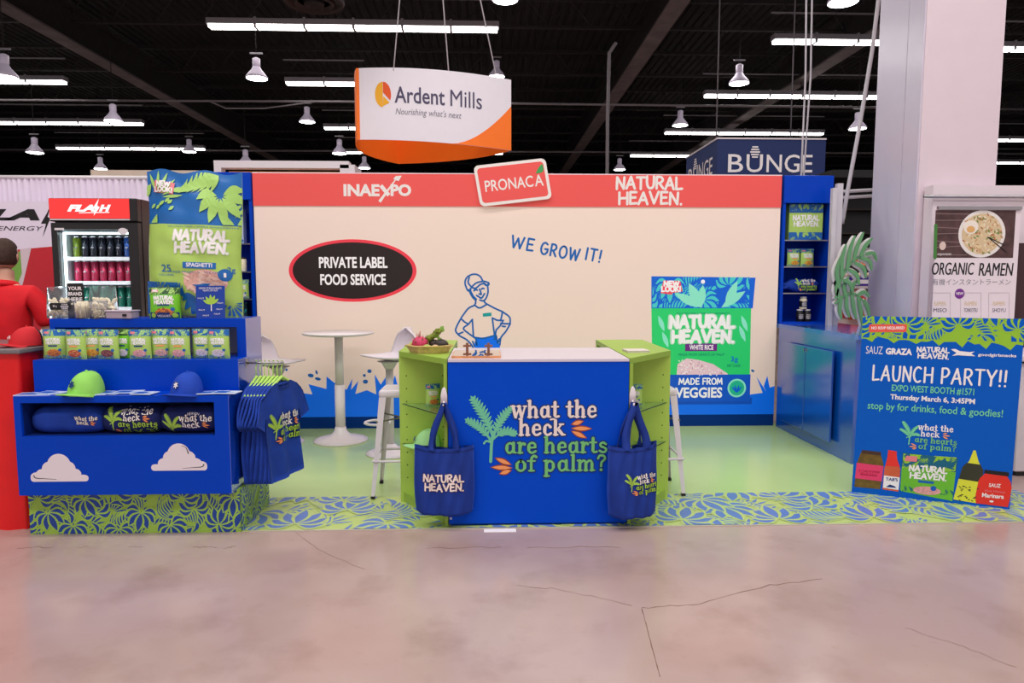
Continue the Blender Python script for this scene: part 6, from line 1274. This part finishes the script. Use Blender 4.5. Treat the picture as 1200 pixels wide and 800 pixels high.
# ------------------------------------------------------------------ energy drink stand at the left
DRAPE = mat('drape_white', (236, 222, 238), .8, var=.03)
FY = 6.7; q0, q1 = onY(-60, 205, FY), onY(182, 205, FY); t = thing('drape_wall', 'white draped partition behind the fridge with gathered top', 'partition', ((q0.x + q1.x) / 2, FY, 0))
m = MB(); V = []; n = 120; zz = [0, q0.z - .28, q0.z - .2, q0.z - .05, q0.z]
for z, am in zip(zz, (.012, .012, .016, .02, .0)):
    for i in range(n + 1): x = q0.x + (q1.x - q0.x) * i / n; V.append((x, FY + .04 + am * math.sin(i * 1.9 + .7 * math.sin(i * .37)), z))
m.add(V, [(j * (n + 1) + i, j * (n + 1) + i + 1, (j + 1) * (n + 1) + i + 1, (j + 1) * (n + 1) + i) for j in range(4) for i in range(n)], DRAPE, ID, True); part(m, 'curtain', t)
m = MB(); m.tube([(q0.x, FY + .04, q0.z - .01), (q1.x, FY + .04, q0.z - .01)], .018, WHITE); m.tube([(q1.x, FY + .06, 0), (q1.x, FY + .06, q0.z)], .018, WHITE); part(m, 'pipe_frame', t)
BY = 6.45; bp = lambda x, y: (onY(x, y, BY).x, onY(x, y, BY).z); TB_ = wallT(BY - .002)
t = thing('energy_banner', 'white banner with black energy drink lettering and a red can picture behind the person', 'banner', (onY(20, 300, BY).x, BY, 0)); p0, p1 = bp(-60, 420), bp(150, 236)
m = MB(); m.box((p0[0], BY, .05), (p1[0], BY + .01, p1[1]), mat('banner_lilac', (236, 222, 240), .6, var=.01)); m.box((p0[0], BY - .03, .0), (p1[0], BY + .05, .05), STEEL); part(m, 'sheet', t)
m = MB(); m.txt('FLA', (*bp(-38, 258), *bp(46, 245)), INK, TB_, 0, .06, .3); m.flat([bp(*q) for q in ((48, 262), (56, 248), (60, 238), (56, 254), (59, 256), (50, 278), (54, 262))], INK, TB_); m.txt('ENERGY', (*bp(-3, 270), *bp(51, 265)), INK, TB_, 0, .0, .3)
m.flat([bp(*q) for q in ((-30, 300), (24, 292), (70, 288), (100, 290), (104, 430), (-30, 430))], mat('can_red', (200, 34, 48), .4, var=.06, vscale=3), TB_); m.flat([bp(*q) for q in ((24, 292), (37, 290), (30, 320), (24, 345), (14, 370), (18, 330))], mat('can_silver', (216, 196, 204), .4), TB_, .001); m.flat([bp(*q) for q in ((14, 300), (24, 294), (26, 320), (14, 350))], mat('can_green', (120, 170, 70), .4), TB_, .0015)
m.flat([bp(*q) for q in ((40, 400), (56, 372), (62, 385), (50, 412))], WHITEP, TB_, .001); part(m, 'print', t)
# fridge
FRY = 5.3; a, b = onY(57, 232, FRY), onY(160.5, 231.5, FRY); x0, x1, zt = a.x, b.x, a.z; fd = .62
t = thing('drinks_fridge', 'black glass-door drinks fridge with red illuminated FLASH header', 'fridge', ((x0 + x1) / 2, FRY + fd / 2, 0)); FB = mat('fridge_black', (30, 26, 27), .35, var=.03); zd = onY(100, 261, FRY).z
m = MB(); m.box((x0, FRY + .06, .08), (x0 + .04, FRY + fd, zt), FB); m.box((x1 - .04, FRY + .06, .08), (x1, FRY + fd, zt), FB); m.box((x0, FRY + fd - .04, .08), (x1, FRY + fd, zt), FB); m.box((x0 + .04, FRY + .06, zd), (x1 - .04, FRY + fd - .04, zt), FB); m.box((x0 + .04, FRY + .06, .08), (x1 - .04, FRY + fd - .04, .45), FB)
for x in (x0 + .05, x1 - .1):
    for y in (FRY + .1, FRY + fd - .1): m.box((x, y, 0), (x + .05, y + .04, .08), BLACK)
part(m, 'cabinet', t)
m = MB(); m.box((x0, FRY - .01, zd + .01), (x1, FRY + .06, zt), FB, bev=.008); hd = part(m, 'header_box', t)
FRED = mat('lit_sign_red', (226, 50, 48), .4, emit=.55, var=0); s0, s1 = onY(59.5, 256, FRY), onY(152, 233, FRY); T = wallT(FRY - .012)
m = MB(); m.rect(s0.x, s0.z, s1.x, s1.z, FRED, T); m.box((s0.x, FRY - .014, s0.z - .012), (s1.x, FRY - .011, s0.z - .004), WHITE); part(m, 'lit_sign', hd)
m = MB(); FW = mat('lit_white', (250, 226, 226), .4, emit=.6, var=0); T = wallT(FRY - .0135); f = lambda x, y: (onY(x, y, FRY).x, onY(x, y, FRY).z); m.txt('FLA', (*f(80, 248), *f(112, 240)), FW, T, 0, .06, .3); m.txt('H', (*f(117, 248), *f(131, 240)), FW, T, 0, .06, .3); m.flat([f(*q) for q in ((111, 253), (112.5, 245), (110, 244), (117, 233), (115, 241), (118, 243))], FW, T); m.ribbon([f(94, 249.5), f(129, 249)], .006, FW, T, sm=False); part(m, 'sign_lettering', hd)
g0, g1 = onY(73, 380, FRY).x, onY(150, 270, FRY).x; zg = onY(100, 269, FRY).z
m = MB(); m.box((x0 + .004, FRY, .46), (g0, FRY + .055, zd), FB); m.box((g1, FRY, .46), (x1 - .004, FRY + .055, zd), FB); m.box((g0, FRY, zg), (g1, FRY + .055, zd), FB); m.box((g0, FRY, .46), (g1, FRY + .055, .6), FB); dr = part(m, 'door', t)
GLASS = mat('door_glass', (250, 255, 255), .02, trans=1., ior=1.02, var=0)
m = MB(); m.box((g0, FRY + .02, .6), (g1, FRY + .026, zg), GLASS); part(m, 'glass', dr)
m = MB(); m.ell(*f(144, 271), .036, .026, WHITE, wallT(FRY - .001), 0, 20); m.rect(*f(64, 269.5), *f(75, 267), WHITE, wallT(FRY - .001)); part(m, 'sticker', dr)
m = MB(); m.box((x0 + .041, FRY + fd - .06, .46), (x1 - .041, FRY + fd - .041, zd - .01), mat('fridge_liner', (190, 200, 206), .4)); m.box((x0 + .041, FRY + .07, .46), (x0 + .05, FRY + fd - .06, zd - .01), mat('fridge_liner', (190, 200, 206), .4)); m.box((x1 - .05, FRY + .07, .46), (x1 - .041, FRY + fd - .06, zd - .01), mat('fridge_liner', (190, 200, 206), .4)); part(m, 'liner', t)
LED = mat('fridge_led', (235, 250, 255), .5, emit=5, var=0)
m = MB(); m.box((g0 + .005, FRY + .06, .62), (g0 + .02, FRY + .07, zg - .02), LED); m.box((g0 + .02, FRY + .06, zg - .03), (g1, FRY + .07, zg - .015), LED); part(m, 'light_strip', t)
CANC = [mat('can_dark', (50, 52, 66), .25, metal=.6, var=.2), mat('can_pink', (206, 60, 100), .25, metal=.5, var=.15), mat('can_teal', (40, 130, 110), .25, metal=.5, var=.2), mat('can_blue', (50, 90, 170), .25, metal=.5, var=.1), mat('can_lime', (130, 150, 50), .3, metal=.4)]
ALU = mat('can_top', (200, 200, 206), .25, metal=.9)
for py, row_, nm in ((303, [4, 0, 0, 0, 0, 0, 3, 3], 'top'), (331, [1] * 8, 'middle'), (361, [2] * 8, 'lowest visible')):
    z = onY(110, py, FRY + .15).z; m = MB(); m.box((x0 + .05, FRY + .1, z - .012), (x1 - .05, FRY + fd - .07, z), mat('wire_shelf', (214, 216, 220), .35, metal=.3)); m.box((x0 + .05, FRY + .09, z - .016), (x1 - .05, FRY + .1, z + .012), mat('shelf_lip', (236, 238, 244), .4, emit=.4)); part(m, 'shelf', t)
    for i, ci in enumerate(row_):
        xx = g0 + .05 + i * (g1 - g0 - .06) / 7.2; c = Vector((xx, FRY + .16, z)); C = lambda p: c + Vector(p); kind = ('olive', 'dark grey', 'blue')[(4, 0, 3).index(ci)] if nm == 'top' else 'pink' if nm == 'middle' else 'teal'
        cn = thing('drink_can', '%s slim can on the %s fridge shelf, %s' % (kind, nm, ('leftmost', 'second from left', 'third from left', 'fourth from left', 'fourth from right', 'third from right', 'second from right', 'rightmost')[i]), 'can', c, 'drink cans in the fridge')
        m = MB(); m.lathe([(.022, 0), (.027, .006), (.029, .015), (.029, .16)], CANC[ci], C, 16); part(m, 'can_body', cn)
        m = MB(); m.lathe([(.029, .16), (.025, .172), (.025, .174), (.001, .172)], ALU, C, 16); part(m, 'can_lid', cn)
        m = MB(); T = lambda p: C((.0294 * math.sin(p[0] / .029), -.0294 * math.cos(p[0] / .029), p[1])); m.flat([(-.008, .02), (.012, .09), (.0, .09), (.01, .14), (-.012, .08), (.0, .08)], ALU, T); part(m, 'bolt_print', cn)
# red draped table, tray top, cap and bag
q = onZ(0, 622, 0); e = onZ(33, 620, 0); zt_ = 1.11
t = thing('draped_table', 'tall table covered to the floor in glossy red cloth at the left picture edge', 'table', (-3.4, 4.8, 0)); RC = mat('red_cloth', (236, 26, 30), .35, var=.06, vscale=4, bump=.2)
m = MB(); V = []; P = []; X0_, X1_, Y0_, Y1_ = -4.3, -2.9, 4.27, 4.95
for i in range(40): P.append((X0_ + (X1_ - X0_) * i / 40, Y0_))
for i in range(20): P.append((X1_, Y0_ + (Y1_ - Y0_) * i / 20))
for i in range(40): P.append((X1_ - (X1_ - X0_) * i / 40, Y1_))
for i in range(20): P.append((X0_, Y1_ - (Y1_ - Y0_) * i / 20))
N_ = len(P)
for z, am in ((0, .014), (.1, .012), (.9, .004), (zt_, 0)):
    for i, p in enumerate(P): w_ = am * math.sin(i * .9); V.append((p[0] * 1 + (w_ if 40 <= i < 60 else -w_ if i >= 100 else 0), p[1] + (-w_ if i < 40 else w_ if 60 <= i < 100 else 0), z))
m.add(V, [(j * N_ + i, j * N_ + (i + 1) % N_, (j + 1) * N_ + (i + 1) % N_, (j + 1) * N_ + i) for j in range(3) for i in range(N_)], RC, ID, True); part(m, 'cloth', t)
m = MB(); m.box((X0_ - .02, Y0_ - .03, zt_), (X1_ + .03, Y1_ + .02, zt_ + .03), mat('table_grey', (120, 112, 114), .3), bev=.008); part(m, 'tabletop', t)
o = cap('baseball_cap', 'red cap with white lettering on the grey table top at the left picture edge', (-2.97, 4.45, zt_ + .032), R(228), mat('cap_red', (208, 36, 44), .8, var=.05, bump=.2), mat('cap_mesh_black', (24, 34, 34)), lambda m, T: m.txt('Flash', (-.035, .045, .03, .065), WHITEP, T, .001, .02, .3), 1.0)
c = Vector((-3.07, 5.13, .65)); t = thing('black_bag', 'black bag on a stool with a white tag behind the red cap', 'bag', (c.x, c.y, 0)); C = lambda p: c + Vector(p)
m = MB(); m.lathe([(.001, 0), (.2, .01), (.22, .1), (.2, .4), (.13, .55), (.06, .6), (.001, .6)], mat('bag_black', (28, 24, 26), .6, var=.2, bump=.4), C, 20, sx=1., sy=.7); part(m, 'bag_body', t)
m = MB(); m.box((-.18, -.15, -.03), (.18, .15, .0), BLACK, C)
for sx in (-1, 1):
    for sy in (-1, 1): m.tube([(sx * .15, sy * .12, -.03), (sx * .17, sy * .13, -.65)], .012, BLACK, C, 8)
part(m, 'stool_base', t); m = MB(); m.flat([(.02, .35), (.06, .62), (.1, .6), (.07, .33)][::-1], WHITE, lambda p: C((p[0], -.16 - p[2], p[1])), 0); part(m, 'strap_tag', t)
m = MB(); c = onZ(32, 461, .8); m.box((-2.885, 4.2, .0), (-2.862, 4.6, .9), BLACK)
# ------------------------------------------------------------------ person at the red table
SKIN = mat('skin', (214, 160, 136), .5, var=.04, vscale=12); HAIR = mat('hair_brown', (66, 44, 36), .8, var=.25, vscale=60, bump=.5); SHIRT = mat('polo_red', (226, 20, 34), .75, var=.08, vscale=10, bump=.3); PANT = mat('trouser_black', (26, 24, 28), .8, var=.1)
def skin_mesh(name, pts, edges, rad, mt, par, root=0, lev=2):
    me = bpy.data.meshes.new(name); me.from_pydata(pts, edges, []); o = bpy.data.objects.new(name, me); col.objects.link(o); me.materials.append(mt)
    sk_ = o.modifiers.new('skin', 'SKIN'); sk_.use_smooth_shade = True; o.modifiers.new('sub', 'SUBSURF').levels = lev; o.modifiers['sub'].render_levels = lev
    for i, d in enumerate(me.skin_vertices[0].data): r_ = rad[i]; d.radius = r_ if isinstance(r_, tuple) else (r_, r_); d.use_root = i == root
    dg = bpy.context.evaluated_depsgraph_get(); ev = o.evaluated_get(dg); nm = bpy.data.meshes.new_from_object(ev); o.modifiers.clear(); o.data = nm; nm.materials.clear(); nm.materials.append(mt)
    for p in nm.polygons: p.use_smooth = True
    o.parent = par; ORG[o.name] = ORG[par.name]; return o
PX = -3.66; PYp = 5.3
t = thing('person', 'person in a red polo shirt seen from behind beside the fridge, hands held in front', 'person', (0, 0, 0))
# local: faces +Y (away from the viewer), z up, feet at 0; standing, hands resting together in front
B = [(0, 0, .95), (0, -.005, 1.1), (0, -.01, 1.28), (0, -.01, 1.44), (0, .0, 1.53), (0, .012, 1.6), (0, .02, 1.66)]
pts = list(B); rad = [(.15, .115), (.145, .105), (.165, .115), (.13, .085), (.062, .062), (.058, .06), (.06, .062)]; ed = [(i, i + 1) for i in range(6)]
for s_ in (-1, 1):
    n0 = len(pts); pts += [(s_ * .17, -.01, 1.45), (s_ * .235, .0, 1.38), (s_ * .28, .03, 1.14), (s_ * .2, .2, 1.06), (s_ * .09, .31, 1.07), (s_ * .05, .355, 1.08)]; rad += [.07, .062, .047, .042, .03, (.038, .018)]; ed += [(3, n0)] + [(n0 + i, n0 + i + 1) for i in range(5)]
    for f_, (dx, dz, L) in enumerate(((-.0, .03, .075), (-.0, .01, .085), (.0, -.01, .08), (.0, -.03, .06), (-.02, .045, .05))):
        h = n0 + 5; k0 = len(pts); pts += [(s_ * (.03 + .0), .375 + .0, 1.08 + dz), (s_ * (.03 - L * .5), .385, 1.078 + dz * 1.2), (s_ * (.03 - L), .37, 1.07 + dz * 1.2)] if f_ < 4 else [(s_ * .045, .35, 1.115), (s_ * .02, .355, 1.14), (s_ * .0, .35, 1.15)]; rad += [.0095, .009, .0075]; ed += [(h, k0), (k0, k0 + 1), (k0 + 1, k0 + 2)]
    n1 = len(pts); pts += [(s_ * .1, 0, .88), (s_ * .11, .01, .5), (s_ * .11, -.02, .1), (s_ * .11, .05, .04), (s_ * .115, .16, .03)]; rad += [.095, .06, .043, .04, .032]; ed += [(0, n1)] + [(n1 + i, n1 + i + 1) for i in range(4)]
bd = skin_mesh('body', pts, ed, rad, SKIN, t)
m = MB()
def headfn(d):
    k = 1.0
    if d.z < -.2: k *= 1 - .22 * (-.2 - d.z) * (1 if d.y > -.2 else 1.5)
    return k
hc = Vector((0, .03, 1.745)); m.ball((0, 0, 0), (.077, .098, .122), SKIN, lambda p: hc + Vector(p), 24, 16, None, headfn)
m.ball((0, .1, -.015), (.013, .022, .022), SKIN, lambda p: hc + Vector(p), 10, 8)
for s_ in (-1, 1): m.ball((s_ * .079, -.004, -.012), (.009, .02, .032), SKIN, lambda p: hc + Vector(p), 10, 8, Euler((.2, 0, s_ * .4)).to_matrix()); m.ball((s_ * .03, .086, .008), (.012, .009, .007), WHITE, lambda p: hc + Vector(p), 10, 6); m.ball((s_ * .03, .0935, .008), .0045, INK, lambda p: hc + Vector(p), 8, 5)
m.ball((0, .088, -.06), (.024, .01, .006), mat('lips', (180, 96, 90), .5), lambda p: hc + Vector(p), 10, 6); part(m, 'head', t)
m = MB(); V = []
def hair(d): return 1.0
m.ball((0, 0, 0), (.086, .106, .13), HAIR, lambda p: hc + Vector((p[0], p[1] - .008, p[2] + .004)) if (p[2] > .045 or (p[1] < .02 and p[2] > -.07)) else hc + Vector((p[0] * .8, p[1] * .8 - .0, max(p[2] * .85, -.07))), 28, 18, None, lambda d: 1 + .015 * math.sin(d.x * 31 + d.z * 23)); part(m, 'hair', t)
sp = [(0, 0, .9), (0, -.005, 1.05), (0, -.012, 1.26), (0, -.012, 1.43), (0, -.004, 1.515)]; sr = [(.175, .135), (.165, .125), (.185, .135), (.15, .105), (.075, .075)]; se = [(i, i + 1) for i in range(4)]
for s_ in (-1, 1): n0 = len(sp); sp += [(s_ * .17, -.012, 1.45), (s_ * .24, -.0, 1.37), (s_ * .275, .02, 1.2)]; sr += [.09, .085, .075]; se += [(3, n0), (n0, n0 + 1), (n0 + 1, n0 + 2)]
skin_mesh('polo_shirt', sp, se, sr, SHIRT, t)
m = MB(); m.lathe([(.08, 1.5), (.075, 1.545), (.082, 1.55), (.098, 1.51)], SHIRT, lambda p: Vector((p[0], p[1] * 1.05 + .002, p[2] - p[1] * .2)), 20); part(m, 'collar', t)
sp = [(0, 0, .93)]; sr = [(.165, .13)]; se = []
for s_ in (-1, 1): n0 = len(sp); sp += [(s_ * .1, 0, .86), (s_ * .11, .01, .5), (s_ * .11, -.02, .09)]; sr += [.115, .082, .07]; se += [(0, n0), (n0, n0 + 1), (n0 + 1, n0 + 2)]
skin_mesh('trousers', sp, se, sr, PANT, t)
for s_ in (-1, 1): m = MB(); m.ball((s_ * .113, .06, .04), (.048, .14, .04), BLACK, ID, 14, 8); part(m, 'shoe', t)
put(t, (PX, PYp, 0), R(8)); t.scale = (1.01, 1.01, 1.0)
